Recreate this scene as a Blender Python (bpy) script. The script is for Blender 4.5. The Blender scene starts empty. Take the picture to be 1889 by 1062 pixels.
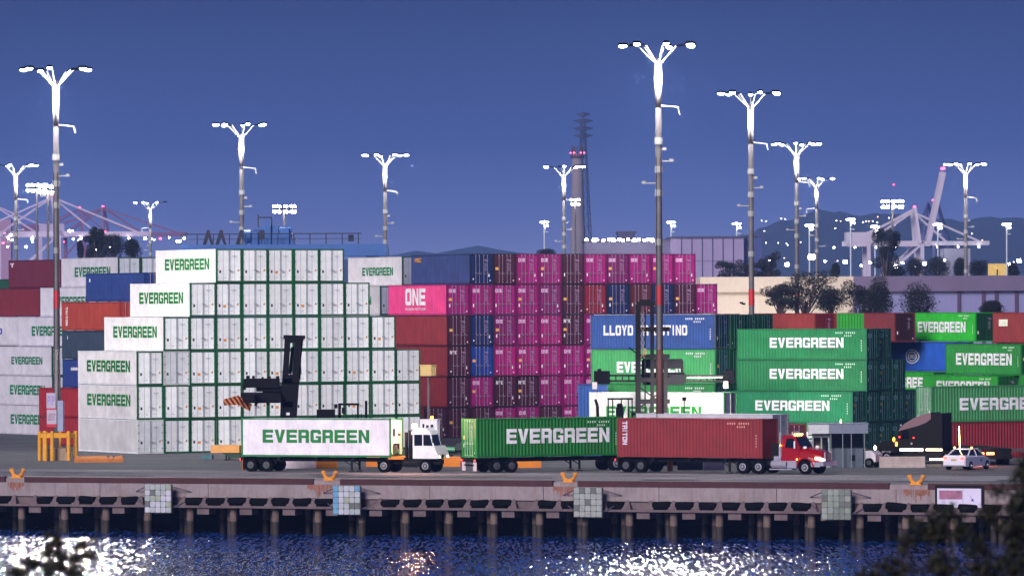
import bpy, math, random
from mathutils import Matrix, Vector
C = bpy.context.scene.collection
SC = bpy.context.scene
R = math.radians
random.seed(7)

# ---------------------------------------------------------------- camera
F, CX, CY, HZ, ROLL, CAMH = 9600.0, 944.5, 531.0, 571.0, 0.005, 12.1
cam = bpy.data.cameras.new("camera")
cam.lens = 36.0 * F / 1889.0
cam.sensor_width = 36.0
cam.clip_start = 1.0
cam.clip_end = 30000
cam.dof.use_dof = True
cam.dof.focus_distance = 410
cam.dof.aperture_fstop = 2.8
cam_o = bpy.data.objects.new("camera", cam)
C.objects.link(cam_o)
cam_o.location = (0, 0, CAMH)
cam_o.rotation_euler = (Matrix.Rotation(math.atan((HZ - CY) / F) + math.pi / 2, 4, 'X') @ Matrix.Rotation(-ROLL, 4, 'Z')).to_euler()
SC.camera = cam_o

# ---------------------------------------------------------------- world, sun, exposure
SC.view_settings.view_transform = 'Standard'
SC.view_settings.look = 'None'
SC.view_settings.gamma = 1
SC.view_settings.exposure = 1.5
SUN_AZ = Vector((-0.45, -0.89, 0)).normalized()     # horizontal direction towards the light
SUN_EL = 24.0
w = bpy.data.worlds.new("World")
SC.world = w
w.use_nodes = True
nt = w.node_tree
bg = nt.nodes['Background']
tc = nt.nodes.new('ShaderNodeTexCoord')
sep = nt.nodes.new('ShaderNodeSeparateXYZ')
nt.links.new(tc.outputs['Generated'], sep.inputs[0])
ramp = nt.nodes.new('ShaderNodeValToRGB')
nt.links.new(sep.outputs['Z'], ramp.inputs[0])
def lin(c):
    c = c / 255.0
    return c / 12.92 if c <= 0.04045 else ((c + 0.055) / 1.055) ** 2.4
def col(r, g, b): return (lin(r), lin(g), lin(b), 1)
el = ramp.color_ramp.elements
el[0].position = 0.0; el[0].color = col(196, 190, 238)
el[1].position = 1.0; el[1].color = col(38, 52, 92)
for p, c in ((0.004, (182, 180, 232)), (0.009, (162, 166, 222)), (0.018, (112, 124, 192)), (0.032, (63, 82, 150)), (0.060, (40, 57, 108)), (0.25, (46, 62, 116))):
    e = el.new(p); e.color = col(*c)
mul = nt.nodes.new('ShaderNodeVectorMath'); mul.operation = 'SCALE'; mul.inputs[3].default_value = 1 / 2.83
nt.links.new(ramp.outputs[0], mul.inputs[0])
sky = nt.nodes.new('ShaderNodeTexSky')
sky.sky_type = 'NISHITA'; sky.sun_disc = False
sky.sun_elevation = R(-4); sky.sun_rotation = math.atan2(SUN_AZ.x, SUN_AZ.y)
sk2 = nt.nodes.new('ShaderNodeVectorMath'); sk2.operation = 'SCALE'; sk2.inputs[3].default_value = 0.05
nt.links.new(sky.outputs[0], sk2.inputs[0])
add = nt.nodes.new('ShaderNodeVectorMath'); add.operation = 'ADD'
nt.links.new(mul.outputs[0], add.inputs[0]); nt.links.new(sk2.outputs[0], add.inputs[1])
nt.links.new(add.outputs[0], bg.inputs[0])
bg.inputs[1].default_value = 1.0
sun = bpy.data.lights.new("sun", 'SUN')
sun.energy = 1.42; sun.angle = R(24); sun.color = (1.0, 0.94, 0.95)
sun_o = bpy.data.objects.new("sun", sun); C.objects.link(sun_o)
d = SUN_AZ * math.cos(R(SUN_EL)) + Vector((0, 0, math.sin(R(SUN_EL))))
sun_o.rotation_euler = d.to_track_quat('Z', 'Y').to_euler()

# ---------------------------------------------------------------- pixel -> world helpers (photo pixels, 1889 x 1062)
def unroll(px, py):
    u, v = px - CX, py - CY
    return u - ROLL * v, v + ROLL * u
def at(px, py, D):
    u, v = unroll(px, py)
    return Vector((u / F * D, D, CAMH - (v - (HZ - CY)) / F * D))
def gp(px, py, z=0.0):
    u, v = unroll(px, py)
    D = F * (CAMH - z) / (v - (HZ - CY))
    return at(px, py, D)
def dscale(s): return F / s

# ---------------------------------------------------------------- materials
MATS = {}
def mat(name, rgb, rough=0.6, metal=0.0, var=0.12, scale=0.6, rnd=0.0, emit=None, streak=0.0, spec=0.5, bump=0.0, stretch=(1, 1, 1), dirt=None):
    if name in MATS: return MATS[name]
    m = bpy.data.materials.new(name); m.use_nodes = True
    n = m.node_tree.nodes; l = m.node_tree.links
    b = n['Principled BSDF']
    b.inputs['Roughness'].default_value = rough
    b.inputs['Metallic'].default_value = metal
    b.inputs['Specular IOR Level'].default_value = spec
    base = tuple(lin(c) for c in rgb) + (1,)
    b.inputs['Base Color'].default_value = base
    if emit:
        b.inputs['Emission Color'].default_value = tuple(lin(c) for c in emit[0]) + (1,)
        b.inputs['Emission Strength'].default_value = emit[1]
    else:
        t = n.new('ShaderNodeTexCoord')
        mp = n.new('ShaderNodeMapping'); mp.inputs['Scale'].default_value = stretch
        l.new(t.outputs['Object'], mp.inputs[0])
        nz = n.new('ShaderNodeTexNoise'); nz.inputs['Scale'].default_value = scale; nz.inputs['Detail'].default_value = 6; nz.inputs['Roughness'].default_value = 0.65
        l.new(mp.outputs[0], nz.inputs['Vector'])
        r = n.new('ShaderNodeValToRGB')
        r.color_ramp.elements[0].position = 0.3; r.color_ramp.elements[1].position = 0.7
        r.color_ramp.elements[0].color = tuple(x * (1 - var) for x in base[:3]) + (1,)
        r.color_ramp.elements[1].color = tuple(min(1, x * (1 + var)) for x in base[:3]) + (1,)
        l.new(nz.outputs[0], r.inputs[0])
        out = r.outputs[0]
        if streak:
            mp2 = n.new('ShaderNodeMapping'); mp2.inputs['Scale'].default_value = (2.2, 2.2, 0.35)
            l.new(t.outputs['Object'], mp2.inputs[0])
            nz2 = n.new('ShaderNodeTexNoise'); nz2.inputs['Scale'].default_value = 1.4; nz2.inputs['Detail'].default_value = 8; nz2.inputs['Roughness'].default_value = 0.75
            l.new(mp2.outputs[0], nz2.inputs['Vector'])
            r2 = n.new('ShaderNodeValToRGB'); r2.color_ramp.elements[0].position = 0.47; r2.color_ramp.elements[1].position = 0.78
            r2.color_ramp.elements[0].color = (0, 0, 0, 1); r2.color_ramp.elements[1].color = (streak,) * 3 + (1,)
            l.new(nz2.outputs[0], r2.inputs[0])
            mx = n.new('ShaderNodeMixRGB'); l.new(r2.outputs[0], mx.inputs[0]); l.new(out, mx.inputs[1])
            dc = dirt or (92, 66, 48)
            mx.inputs[2].default_value = tuple(lin(c) for c in dc) + (1,)
            out = mx.outputs[0]
        if rnd:
            oi = n.new('ShaderNodeObjectInfo'); mr = n.new('ShaderNodeMapRange')
            mr.inputs[3].default_value = 1 - rnd; mr.inputs[4].default_value = 1 + rnd * 0.4
            l.new(oi.outputs['Random'], mr.inputs[0])
            sm = n.new('ShaderNodeVectorMath'); sm.operation = 'SCALE'
            l.new(out, sm.inputs[0]); l.new(mr.outputs[0], sm.inputs[3]); out = sm.outputs[0]
        l.new(out, b.inputs['Base Color'])
        if bump:
            bp = n.new('ShaderNodeBump'); bp.inputs['Strength'].default_value = bump; bp.inputs['Distance'].default_value = 0.05
            l.new(nz.outputs[0], bp.inputs['Height']); l.new(bp.outputs[0], b.inputs['Normal'])
    MATS[name] = m
    return m
def paint(rgb, rnd=0.16, streak=0.35):
    return mat('paint_%d_%d_%d_%d' % (*rgb, int(rnd * 100)), rgb, rough=0.55, var=0.16, scale=0.8, rnd=rnd, streak=streak, dirt=(150, 138, 124) if min(rgb) > 150 else tuple(int(c * 0.35 + q) for c, q in zip(rgb, (52, 34, 26))))
def plain(rgb, rough=0.6, metal=0.0): return mat('plain_%d_%d_%d_%d' % (*rgb, int(rough * 10)), rgb, rough=rough, metal=metal, var=0.12, scale=2)
def glow(rgb, st): return mat('glow_%d_%d_%d_%g' % (*rgb, st), rgb, emit=(rgb, st))
BLACK = mat('matt_black', (12, 12, 15), rough=0.6, var=0.1, spec=0.15); RUBBER = mat('rubber', (9, 9, 11), rough=0.9, var=0.2, spec=0.1); STEEL = plain((120, 122, 128), 0.4, 0.3)
GLASS = mat('dark_glass', (14, 18, 26), rough=0.08, var=0.02, spec=0.9)

# ---------------------------------------------------------------- mesh builder
class MB:
    def __init__(s): s.v = []; s.f = []; s.mi = []; s.mats = []; s.T = Matrix.Identity(4); s.cur = 0
    def use(s, m):
        if m not in s.mats: s.mats.append(m)
        s.cur = s.mats.index(m); return s
    def poly(s, pts):
        k = len(s.v)
        for p in pts: s.v.append(tuple(s.T @ Vector(p)))
        s.f.append(tuple(range(k, k + len(pts)))); s.mi.append(s.cur)
    def box(s, a, b):
        x0, y0, z0 = a; x1, y1, z1 = b
        k = len(s.v)
        for p in ((x0,y0,z0),(x1,y0,z0),(x1,y1,z0),(x0,y1,z0),(x0,y0,z1),(x1,y0,z1),(x1,y1,z1),(x0,y1,z1)): s.v.append(tuple(s.T @ Vector(p)))
        for q in ((0,3,2,1),(4,5,6,7),(0,1,5,4),(1,2,6,5),(2,3,7,6),(3,0,4,7)):
            s.f.append(tuple(k + i for i in q)); s.mi.append(s.cur)
    def cbox(s, c, sz): s.box([c[i] - sz[i] / 2 for i in range(3)], [c[i] + sz[i] / 2 for i in range(3)])
    def tube(s, p0, p1, r0, r1=None, n=8, caps=True):
        r1 = r0 if r1 is None else r1
        p0, p1 = Vector(p0), Vector(p1)
        ax = (p1 - p0).normalized()
        a = ax.orthogonal().normalized(); b = ax.cross(a)
        k = len(s.v)
        for p, r in ((p0, r0), (p1, r1)):
            for i in range(n):
                t = 2 * math.pi * i / n
                s.v.append(tuple(s.T @ (p + a * (r * math.cos(t)) + b * (r * math.sin(t)))))
        for i in range(n):
            j = (i + 1) % n
            s.f.append((k + i, k + j, k + n + j, k + n + i)); s.mi.append(s.cur)
        if caps:
            s.f.append(tuple(k + i for i in reversed(range(n)))); s.mi.append(s.cur)
            s.f.append(tuple(k + n + i for i in range(n))); s.mi.append(s.cur)
    def bar(s, p0, p1, w, h=None):
        h = h or w
        p0, p1 = Vector(p0), Vector(p1); ax = (p1 - p0).normalized()
        up = Vector((0, 0, 1)) if abs(ax.z) < 0.95 else Vector((0, 1, 0))
        a = ax.cross(up).normalized() * (w / 2); b = a.cross(ax).normalized() * (h / 2)
        k = len(s.v)
        for p in (p0, p1):
            for q in (-a - b, a - b, a + b, -a + b): s.v.append(tuple(s.T @ (p + q)))
        for q in ((3,2,1,0),(4,5,6,7),(0,1,5,4),(1,2,6,5),(2,3,7,6),(3,0,4,7)):
            s.f.append(tuple(k + i for i in q)); s.mi.append(s.cur)
    def prism(s, prof, x0, x1, ax='y', bevel=0):
        # prof: list of (a, z) points; extruded along the axis from x0 to x1
        def P(t, a, z): return (a, t, z) if ax == 'y' else (t, a, z)
        n = len(prof)
        s.poly([P(x0, *p) for p in prof]); s.poly([P(x1, *p) for p in reversed(prof)])
        for i in range(n):
            j = (i + 1) % n
            s.poly([P(x0, *prof[i]), P(x1, *prof[i]), P(x1, *prof[j]), P(x0, *prof[j])])
    def loft(s, rings, caps=True):
        k = len(s.v); n = len(rings[0])
        for r in rings:
            for p in r: s.v.append(tuple(s.T @ Vector(p)))
        for a in range(len(rings) - 1):
            for i in range(n):
                j = (i + 1) % n
                s.f.append((k + a*n + i, k + a*n + j, k + (a+1)*n + j, k + (a+1)*n + i)); s.mi.append(s.cur)
        if caps:
            s.f.append(tuple(k + i for i in reversed(range(n)))); s.mi.append(s.cur)
            s.f.append(tuple(k + (len(rings)-1)*n + i for i in range(n))); s.mi.append(s.cur)
    def ball(s, c, r, n=8, m=5, sz=(1, 1, 1)):
        rings = []
        for i in range(1, m):
            t = math.pi * i / m
            rings.append([(c[0] + r*sz[0]*math.sin(t)*math.cos(2*math.pi*j/n), c[1] + r*sz[1]*math.sin(t)*math.sin(2*math.pi*j/n), c[2] - r*sz[2]*math.cos(t)) for j in range(n)])
        s.loft(rings)
    def mesh(s, name, smooth=False):
        me = bpy.data.meshes.new(name); me.from_pydata(s.v, [], s.f)
        for m in s.mats: me.materials.append(m)
        me.polygons.foreach_set('material_index', s.mi)
        if smooth: me.polygons.foreach_set('use_smooth', [True] * len(s.f))
        me.update(); return me
    def build(s, name, parent=None, smooth=False, label=None):
        o = bpy.data.objects.new(name, s.mesh(name, smooth)); C.objects.link(o)
        if parent: o.parent = parent
        if label: o['label'] = label
        return o
def tag(o, label=None, cat=None, group=None, kind=None):
    if label: o['label'] = label
    if cat: o['category'] = cat
    if group: o['group'] = group
    if kind: o['kind'] = kind
    return o
def empty(name, loc, rz=0, label=None, cat=None, group=None):
    o = bpy.data.objects.new(name, None); C.objects.link(o)
    o.location = loc; o.rotation_euler = (0, 0, rz); o.empty_display_size = 0.5
    return tag(o, label, cat, group)
def copy_tree(o, parent=None):
    c = o.copy(); C.objects.link(c); c.parent = parent
    for ch in list(o.children): copy_tree(ch, c)
    return c
def mk(name, mats, parent=None, smooth=False, label=None):
    def deco(fn):
        m = MB(); m.use(mats); fn(m); return m.build(name, parent, smooth, label)
    return deco
def facing(vx, vy): return math.atan2(vy, vx)     # rz that turns local +x to (vx,vy)

# ---------------------------------------------------------------- lettering
G = {
 'E': [[(0,0),(.3,0),(.3,1),(0,1)],[(.3,0),(1,0),(1,.23),(.3,.23)],[(.3,.39),(.93,.39),(.93,.61),(.3,.61)],[(.3,.77),(1,.77),(1,1),(.3,1)]],
 'V': [[(0,1),(.36,0),(.5,0),(.5,.36),(.34,1)],[(.5,0),(.64,0),(1,1),(.66,1),(.5,.36)]],
 'R': [[(0,0),(.3,0),(.3,1),(0,1)],[(.3,.78),(1,.78),(1,.86),(.86,1),(.3,1)],[(.68,.56),(1,.56),(1,.78),(.68,.78)],[(.3,.36),(.95,.36),(1,.44),(1,.56),(.3,.56)],[(.68,0),(1,0),(1,.3),(.95,.36),(.68,.36)]],
 'G': [[(0,.14),(.14,0),(.3,0),(.3,1),(.14,1),(0,.86)],[(.3,0),(1,0),(1,.23),(.3,.23)],[(.7,.23),(1,.23),(1,.52),(.7,.52)],[(.5,.36),(.7,.36),(.7,.52),(.5,.52)],[(.3,.77),(1,.77),(.98,.88),(.86,1),(.3,1)],[(.7,.66),(1,.66),(1,.77),(.7,.77)]],
 'N': [[(0,0),(.3,0),(.3,1),(0,1)],[(.3,1),(.3,.62),(.7,0),(.7,.38)],[(.7,0),(1,0),(1,1),(.7,1)]],
 'L': [[(0,0),(.32,0),(.32,1),(0,1)],[(.32,0),(1,0),(1,.25),(.32,.25)]],
 'O': [[(0,.14),(.14,0),(.3,0),(.3,1),(.14,1),(0,.86)],[(.3,0),(.7,0),(.7,.23),(.3,.23)],[(.3,.77),(.7,.77),(.7,1),(.3,1)],[(.7,0),(.86,0),(1,.14),(1,.86),(.86,1),(.7,1)]],
 'D': [[(0,0),(.3,0),(.3,1),(0,1)],[(.3,0),(.7,0),(.7,.23),(.3,.23)],[(.3,.77),(.7,.77),(.7,1),(.3,1)],[(.7,0),(.84,0),(1,.16),(1,.84),(.84,1),(.7,1)]],
 'Y': [[(.35,0),(.65,0),(.65,.45),(.35,.45)],[(0,1),(.35,.45),(.5,.45),(.5,.6),(.33,1)],[(.5,.45),(.65,.45),(1,1),(.67,1),(.5,.6)]],
 'T': [[(.35,0),(.65,0),(.65,.76),(.35,.76)],[(0,.76),(1,.76),(1,1),(0,1)]],
 'I': [[(.3,0),(.7,0),(.7,1),(.3,1)]],
 'S': [[(0,0),(.88,0),(1,.12),(1,.23),(0,.23)],[(.68,.23),(1,.23),(1,.39),(.68,.39)],[(0,.39),(1,.39),(1,.5),(.88,.61),(0,.61)],[(0,.61),(.32,.61),(.32,.77),(0,.77)],[(0,.77),(1,.77),(1,1),(.12,1),(0,.88)]],
 'M': [[(0,0),(.24,0),(.24,1),(0,1)],[(.76,0),(1,0),(1,1),(.76,1)],[(.24,1),(.24,.6),(.5,.1),(.5,.5)],[(.5,.5),(.5,.1),(.76,.6),(.76,1)]],
 'H': [[(0,0),(.3,0),(.3,1),(0,1)],[(.7,0),(1,0),(1,1),(.7,1)],[(.3,.38),(.7,.38),(.7,.62),(.3,.62)]],
 'K': [[(0,0),(.3,0),(.3,1),(0,1)],[(.3,.4),(.62,1),(1,1),(.5,.5)],[(.3,.4),(.5,.5),(1,0),(.62,0)]],
 'C': [[(0,.14),(.14,0),(.3,0),(.3,1),(.14,1),(0,.86)],[(.3,0),(1,0),(1,.23),(.3,.23)],[(.3,.77),(1,.77),(1,1),(.3,1)]],
 'P': [[(0,0),(.3,0),(.3,1),(0,1)],[(.3,.77),(1,.77),(1,1),(.3,1)],[(.7,.6),(1,.6),(1,.77),(.7,.77)],[(.3,.38),(1,.38),(1,.6),(.3,.6)]],
 'U': [[(0,.1),(.1,0),(.3,0),(.3,1),(0,1)],[(.3,0),(.7,0),(.7,.23),(.3,.23)],[(.7,0),(.9,0),(1,.1),(1,1),(.7,1)]],
 'W': [[(0,0),(.2,0),(.2,1),(0,1)],[(.4,0),(.6,0),(.6,.8),(.4,.8)],[(.8,0),(1,0),(1,1),(.8,1)],[(.2,0),(.4,0),(.4,.2),(.2,.2)],[(.6,0),(.8,0),(.8,.2),(.6,.2)]],
 'A': [[(0,0),(.3,0),(.3,1),(.14,1),(0,.86)],[(.3,.77),(.7,.77),(.7,1),(.3,1)],[(.3,.3),(.7,.3),(.7,.52),(.3,.52)],[(.7,0),(1,0),(1,.86),(.86,1),(.7,1)]],
 'X': [[(0,0),(.35,0),(.6,.5),(.4,.5)],[(.65,0),(1,0),(.6,.5),(.4,.5)],[(0,1),(.4,.5),(.6,.5),(.35,1)],[(.65,1),(.4,.5),(.6,.5),(1,1)]],
 '-': [[(.2,.4),(.8,.4),(.8,.6),(.2,.6)]], '1': [[(.35,0),(.65,0),(.65,1),(.35,1)]],
 '4': [[(.6,0),(.85,0),(.85,1),(.6,1)],[(0,.35),(.6,.35),(.6,.55),(0,.55)],[(0,.55),(.25,.55),(.25,1),(0,1)]],
}
G['X'] = [[(0,0),(.33,0),(1,1),(.67,1)],[(0,1),(.33,1),(.46,.8),(.3,.56)],[(.54,.2),(.67,0),(1,0),(.7,.44)]]
def letters(m, txt, O, ux, uz, w, h, gap=0.13, vertical=False):
    """lay text as flat polygons: O = lower-left corner, ux / uz = unit vectors of reading direction and up"""
    O, ux, uz = Vector(O), Vector(ux), Vector(uz)
    n = len(txt)
    wid = [0.45 if c == ' ' else (0.62 if c == 'I' else 1.0) for c in txt]
    tot = sum(wid) + gap * (n - 1)
    k = w / tot; x = 0
    for c, wc in zip(txt, wid):
        if c in G:
            for pl in G[c]:
                m.poly([O + ux * ((x + p[0] * wc) * k) + uz * (p[1] * h) for p in pl])
        x += wc + gap
# ---------------------------------------------------------------- shipping containers
CW, CL = 2.438, 12.192
HC, ST = 2.896, 2.591
MC = {}
def rowdir(th): return Vector((math.cos(th), math.sin(th), 0))
def longdir(th): return Vector((-math.sin(th), math.cos(th), 0))
def cached(key, fn):
    if key not in MC: MC[key] = fn()
    return MC[key]
def corr(m, A, B, z0, z1, nrm, depth=0.036, pitch=0.278):
    A, B, N = Vector(A), Vector(B), Vector(nrm)
    L = (B - A).length; u = (B - A) / L
    n = max(3, round(L / pitch)); p = L / n
    pts = []
    for i in range(n):
        for fr, d in ((0, 0), (0.25, 0), (0.5, 1), (0.75, 1)):
            pts.append(A + u * ((i + fr) * p) - N * (d * depth))
    pts.append(B)
    flip = u.cross(Vector((0, 0, 1))).dot(N) < 0
    for a, b in zip(pts, pts[1:]):
        q = [(a.x, a.y, z0), (b.x, b.y, z0), (b.x, b.y, z1), (a.x, a.y, z1)]
        if flip: q.reverse()
        m.poly(q)
def m_shell(kind, H, L, rgb, near):
    m = MB(); m.use(paint(rgb, streak=0.34 if kind == 'reefer' else 0.6))
    z0, z1 = 0.16, H - 0.10
    if kind == 'dry':
        corr(m, (0.02, 0.14, 0), (0.02, L - 0.14, 0), z0, z1, (-1, 0, 0))
        corr(m, (CW - 0.02, 0.14, 0), (CW - 0.02, L - 0.14, 0), z0, z1, (1, 0, 0))
        corr(m, (0.14, L - 0.03, 0), (CW - 0.14, L - 0.03, 0), z0, z1, (0, 1, 0))
        if near == 'front': corr(m, (0.14, 0.03, 0), (CW - 0.14, 0.03, 0), z0, z1, (0, -1, 0))
        m.box((0.06, 0.10, H - 0.06), (CW - 0.06, L - 0.10, H - 0.03))
        m.box((0.06, 0.10, 0.10), (CW - 0.06, L - 0.10, 0.15))
    else:
        m.box((0.012, 0.13, z0), (CW - 0.012, L - 0.13, H - 0.035))
        for i in range(1, 12):      # faint panel seams and rub rails
            y = L * i / 12
            m.box((0.007, y - 0.015, z0 + 0.02), (CW - 0.007, y + 0.015, H - 0.06))
        m.box((0.0, 0.16, z0 + 0.0), (CW, L - 0.16, z0 + 0.09))
    return m.mesh('shell')
def m_frame(kind, H, L, rgb, endrgb):
    m = MB(); m.use(paint(rgb, streak=0.4))
    for x0, x1 in ((0, 0.13), (CW - 0.13, CW)):
        m.box((x0, L - 0.13, 0.12), (x1, L, H - 0.12))
    m.box((0.0, 0.18, 0.02), (0.07, L - 0.18, 0.155)); m.box((CW - 0.07, 0.18, 0.02), (CW, L - 0.18, 0.155))
    m.box((0.0, 0.18, H - 0.095), (0.06, L - 0.18, H - 0.015)); m.box((CW - 0.06, 0.18, H - 0.095), (CW, L - 0.18, H - 0.015))
    m.box((0.18, L - 0.10, 0.02), (CW - 0.18, L - 0.002, 0.155)); m.box((0.18, L - 0.10, H - 0.11), (CW - 0.18, L - 0.002, H - 0.01))
    for x0, x1 in ((-0.004, 0.17), (CW - 0.17, CW + 0.004)):
        for z0, z1 in ((0, 0.118), (H - 0.118, H)):
            m.box((x0, L - 0.16, z0), (x1, L + 0.004, z1))
    m.use(paint(endrgb, streak=0.3))
    for x0, x1 in ((0, 0.13), (CW - 0.13, CW)):
        m.box((x0, 0, 0.12), (x1, 0.13, H - 0.12))
    m.box((0.18, 0.002, 0.02), (CW - 0.18, 0.10, 0.15)); m.box((0.18, 0.002, H - 0.11), (CW - 0.18, 0.10, H - 0.01))
    for x0, x1 in ((-0.004, 0.17), (CW - 0.17, CW + 0.004)):
        for z0, z1 in ((0, 0.118), (H - 0.118, H)):
            m.box((x0, -0.004, z0), (x1, 0.16, z1))
    return m.mesh('frame')
def m_door(kind, H, rgb, side, var=0):
    m = MB(); m.use(paint(rgb, streak=0.14 if kind == 'reefer' else 0.5))
    x0, x1 = (0.135, CW / 2 - 0.012) if side == 0 else (CW / 2 + 0.012, CW - 0.135)
    z0, z1 = 0.16, H - 0.12
    if kind == 'reefer':
        m.box((x0, 0.03, z0), (x1, 0.11, z1))
        xm = (x0 + x1) / 2
        m.use(plain((52, 60, 66), 0.6)); m.box((xm - 0.011, 0.026, z0 + 0.02), (xm + 0.011, 0.04, z1 - 0.02))
        m.use(paint((40, 120, 80), streak=0.2))
        for i in range(4):
            z = z0 + (z1 - z0) * (0.12 + 0.25 * i)
            xa = x0 - 0.10 if side == 0 else x1 - 0.05
            m.box((xa, -0.012, z - 0.03), (xa + 0.15, 0.05, z + 0.03))
    else:
        m.box((x0, 0.045, z0), (x1, 0.10, z1))
        for i in range(5):
            za = z0 + 0.1 + (z1 - z0 - 0.1) * i / 5; zb = za + (z1 - z0) / 5 - 0.16
            m.box((x0 + 0.05, 0.028, za), (x1 - 0.05, 0.05, zb))
    return m.mesh('door')
def m_rod(kind, H, rgb, x):
    m = MB()
    if kind == 'reefer': m.use(plain((160, 166, 172), 0.4))
    else: m.use(plain(rgb, 0.35, 0.2))
    m.tube((x, -0.01, 0.12), (x, -0.01, H - 0.09), 0.027 if kind == 'reefer' else 0.024, n=6)
    for z in (0.16, 1.1, H - 0.16): m.box((x - 0.06, -0.02, z - 0.04), (x + 0.06, 0.045, z + 0.04))
    m.box((x - 0.03, -0.045, 0.98), (x + 0.26, -0.02, 1.03))
    return m.mesh('lock_rod')
def m_decals(kind, H, v):
    m = MB(); rr = random.Random(v)
    if kind == 'reefer':
        z = 0.21
        m.use(plain((40, 44, 60)))
        def sq(x, zz, w, h): m.poly([(x, 0.0235, zz), (x + w, 0.0235, zz), (x + w, 0.0235, zz + h), (x, 0.0235, zz + h)])
        sq(0.30, 0.82, 0.17, 0.24)
        m.use(plain((190, 120, 60))); m.poly([(2.0, 0.0235, 0.98), (2.22, 0.0235, 0.98), (2.11, 0.0235, 1.20)])
        if v % 3 == 1: m.use(plain((230, 150, 60))); sq(0.72, 0.78, 0.28, 0.22)
        m.use(plain((150, 120, 110))); sq(1.40, 0.90, 0.36, 0.04); sq(1.40, 0.82, 0.30, 0.03)
        m.use(plain((120, 130, 140))); sq(1.5, 2.25, 0.5, 0.035); sq(1.6, 2.15, 0.34, 0.03); sq(1.45, 0.45, 0.2, 0.03); sq(0.8, 0.42, 0.2, 0.03)
    else:
        m.use(plain((168, 138, 176)))
        def sq(x, zz, w, h): m.poly([(x, 0.0245, zz), (x + w, 0.0245, zz), (x + w, 0.0245, zz + h), (x, 0.0245, zz + h)])
        sq(1.42, H - 0.62, 0.5, 0.07); sq(1.62, H - 0.74, 0.32, 0.06)
        for i in range(5): sq(1.5 + 0.05 * (i % 2), H - 0.98 - 0.16 * i, 0.26, 0.05)
        if v % 3 == 0: m.use(plain((230, 170, 90))); sq(0.22, 1.35, 0.34, 0.26)
        m.use(plain((235, 225, 235)))
        if v % 2 == 0: sq(0.25, 0.75, 0.13, 0.3)
        if v % 4 == 1: sq(1.95, 0.7, 0.13, 0.26); sq(0.28, 0.42, 0.12, 0.14)
        sq(2.08, 0.3, 0.12, 0.1)
    return m.mesh('markings')
def m_side_text(H, L, side, txt, yc, zc, w, h, rgb, vertical=False):
    m = MB(); m.use(mat('lettering_%d_%d_%d' % rgb, rgb, rough=0.6, var=0.22, scale=1.5, rnd=0.15, streak=0.35, dirt=tuple(int(q * 0.55) for q in rgb)))
    x = -0.012 if side < 0 else CW + 0.012
    ux = Vector((0, -1, 0)) if side < 0 else Vector((0, 1, 0))
    uz = Vector((0, 0, 1))
    c = Vector((x, L * yc, H * zc))
    if txt == 'EMBLEM':
        n = 20
        for k, (ro, ri) in enumerate(((1.0, 0.86), (0.68, 0.56))):
            for i in range(n):
                a, b = 2*math.pi*i/n, 2*math.pi*(i+1)/n
                wob = lambda t: 1 + 0.08 * math.cos(3 * t)
                m.poly([c + ux*(math.cos(a)*w/2*ro*wob(a)) + uz*(math.sin(a)*h/2*ro), c + ux*(math.cos(b)*w/2*ro*wob(b)) + uz*(math.sin(b)*h/2*ro),
                        c + ux*(math.cos(b)*w/2*ri*wob(b)) + uz*(math.sin(b)*h/2*ri), c + ux*(math.cos(a)*w/2*ri*wob(a)) + uz*(math.sin(a)*h/2*ri)])
        letters(m, 'COSCO', c - ux * (w * 0.27) - uz * (h * 0.12), ux, uz, w * 0.54, h * 0.24)
    elif vertical:
        letters(m, txt, c + uz * (w / 2) - ux * (h / 2), -uz, ux, w, h)
    else:
        letters(m, txt, c - ux * (w / 2) - uz * (h / 2), ux, uz, w, h)
    return m.mesh('lettering')
def m_numbers(H, L, side, rgb):
    # row of small identification characters high up near one end, as seen on the container sides
    m = MB(); m.use(mat('lettering_%d_%d_%d' % rgb, rgb, rough=0.6, var=0.05, scale=3))
    x = -0.012 if side < 0 else CW + 0.012
    ux = Vector((0, -1, 0)) if side < 0 else Vector((0, 1, 0)); uz = Vector((0, 0, 1))
    far = 1.0 if side < 0 else L - 1.0
    e = Vector((x, 0.55 if side < 0 else L - 0.55, 0))
    c = Vector((x, far, H - 0.42))
    for i in range(10):
        p = c - ux * (1.9 - i * 0.19)
        if i == 4: continue
        m.poly([p, p + ux * 0.10, p + ux * 0.10 + uz * 0.14, p + uz * 0.14])
    for i in range(4):
        p = c - ux * (1.1 - i * 0.19) - uz * 0.24
        m.poly([p, p + ux * 0.10, p + ux * 0.10 + uz * 0.12, p + uz * 0.12])
    for i in range(5):
        p = e + uz * (H * 0.28 + i * 0.2)
        m.poly([p, p + ux * 0.08, p + ux * 0.08 + uz * 0.11, p + uz * 0.11])
    return m.mesh('markings')
def m_reefer_unit(H):
    m = MB(); m.use(paint((226, 226, 214), streak=0.2))
    m.box((0.14, 0.05, 1.0), (CW - 0.14, 0.12, H - 0.16)); m.box((0.14, 0.05, 0.21), (0.5, 0.12, 1.0)); m.box((CW - 0.5, 0.05, 0.21), (CW - 0.14, 0.12, 1.0))
    m.use(BLACK); m.box((0.5, 0.10, 0.21), (CW - 0.5, 0.12, 1.0)); m.box((0.5, 0.03, H - 1.35), (0.95, 0.055, H - 0.75)); m.box((1.4, 0.03, H - 1.3), (2.0, 0.055, H - 1.15))
    m.use(plain((96, 150, 110))); m.box((0.6, 0.02, 0.25), (1.7, 0.1, 0.62))
    m.use(STEEL); m.box((0.7, 0.0, 0.5), (1.3, 0.1, 0.9))
    return m.mesh('cooling_unit')
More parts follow.
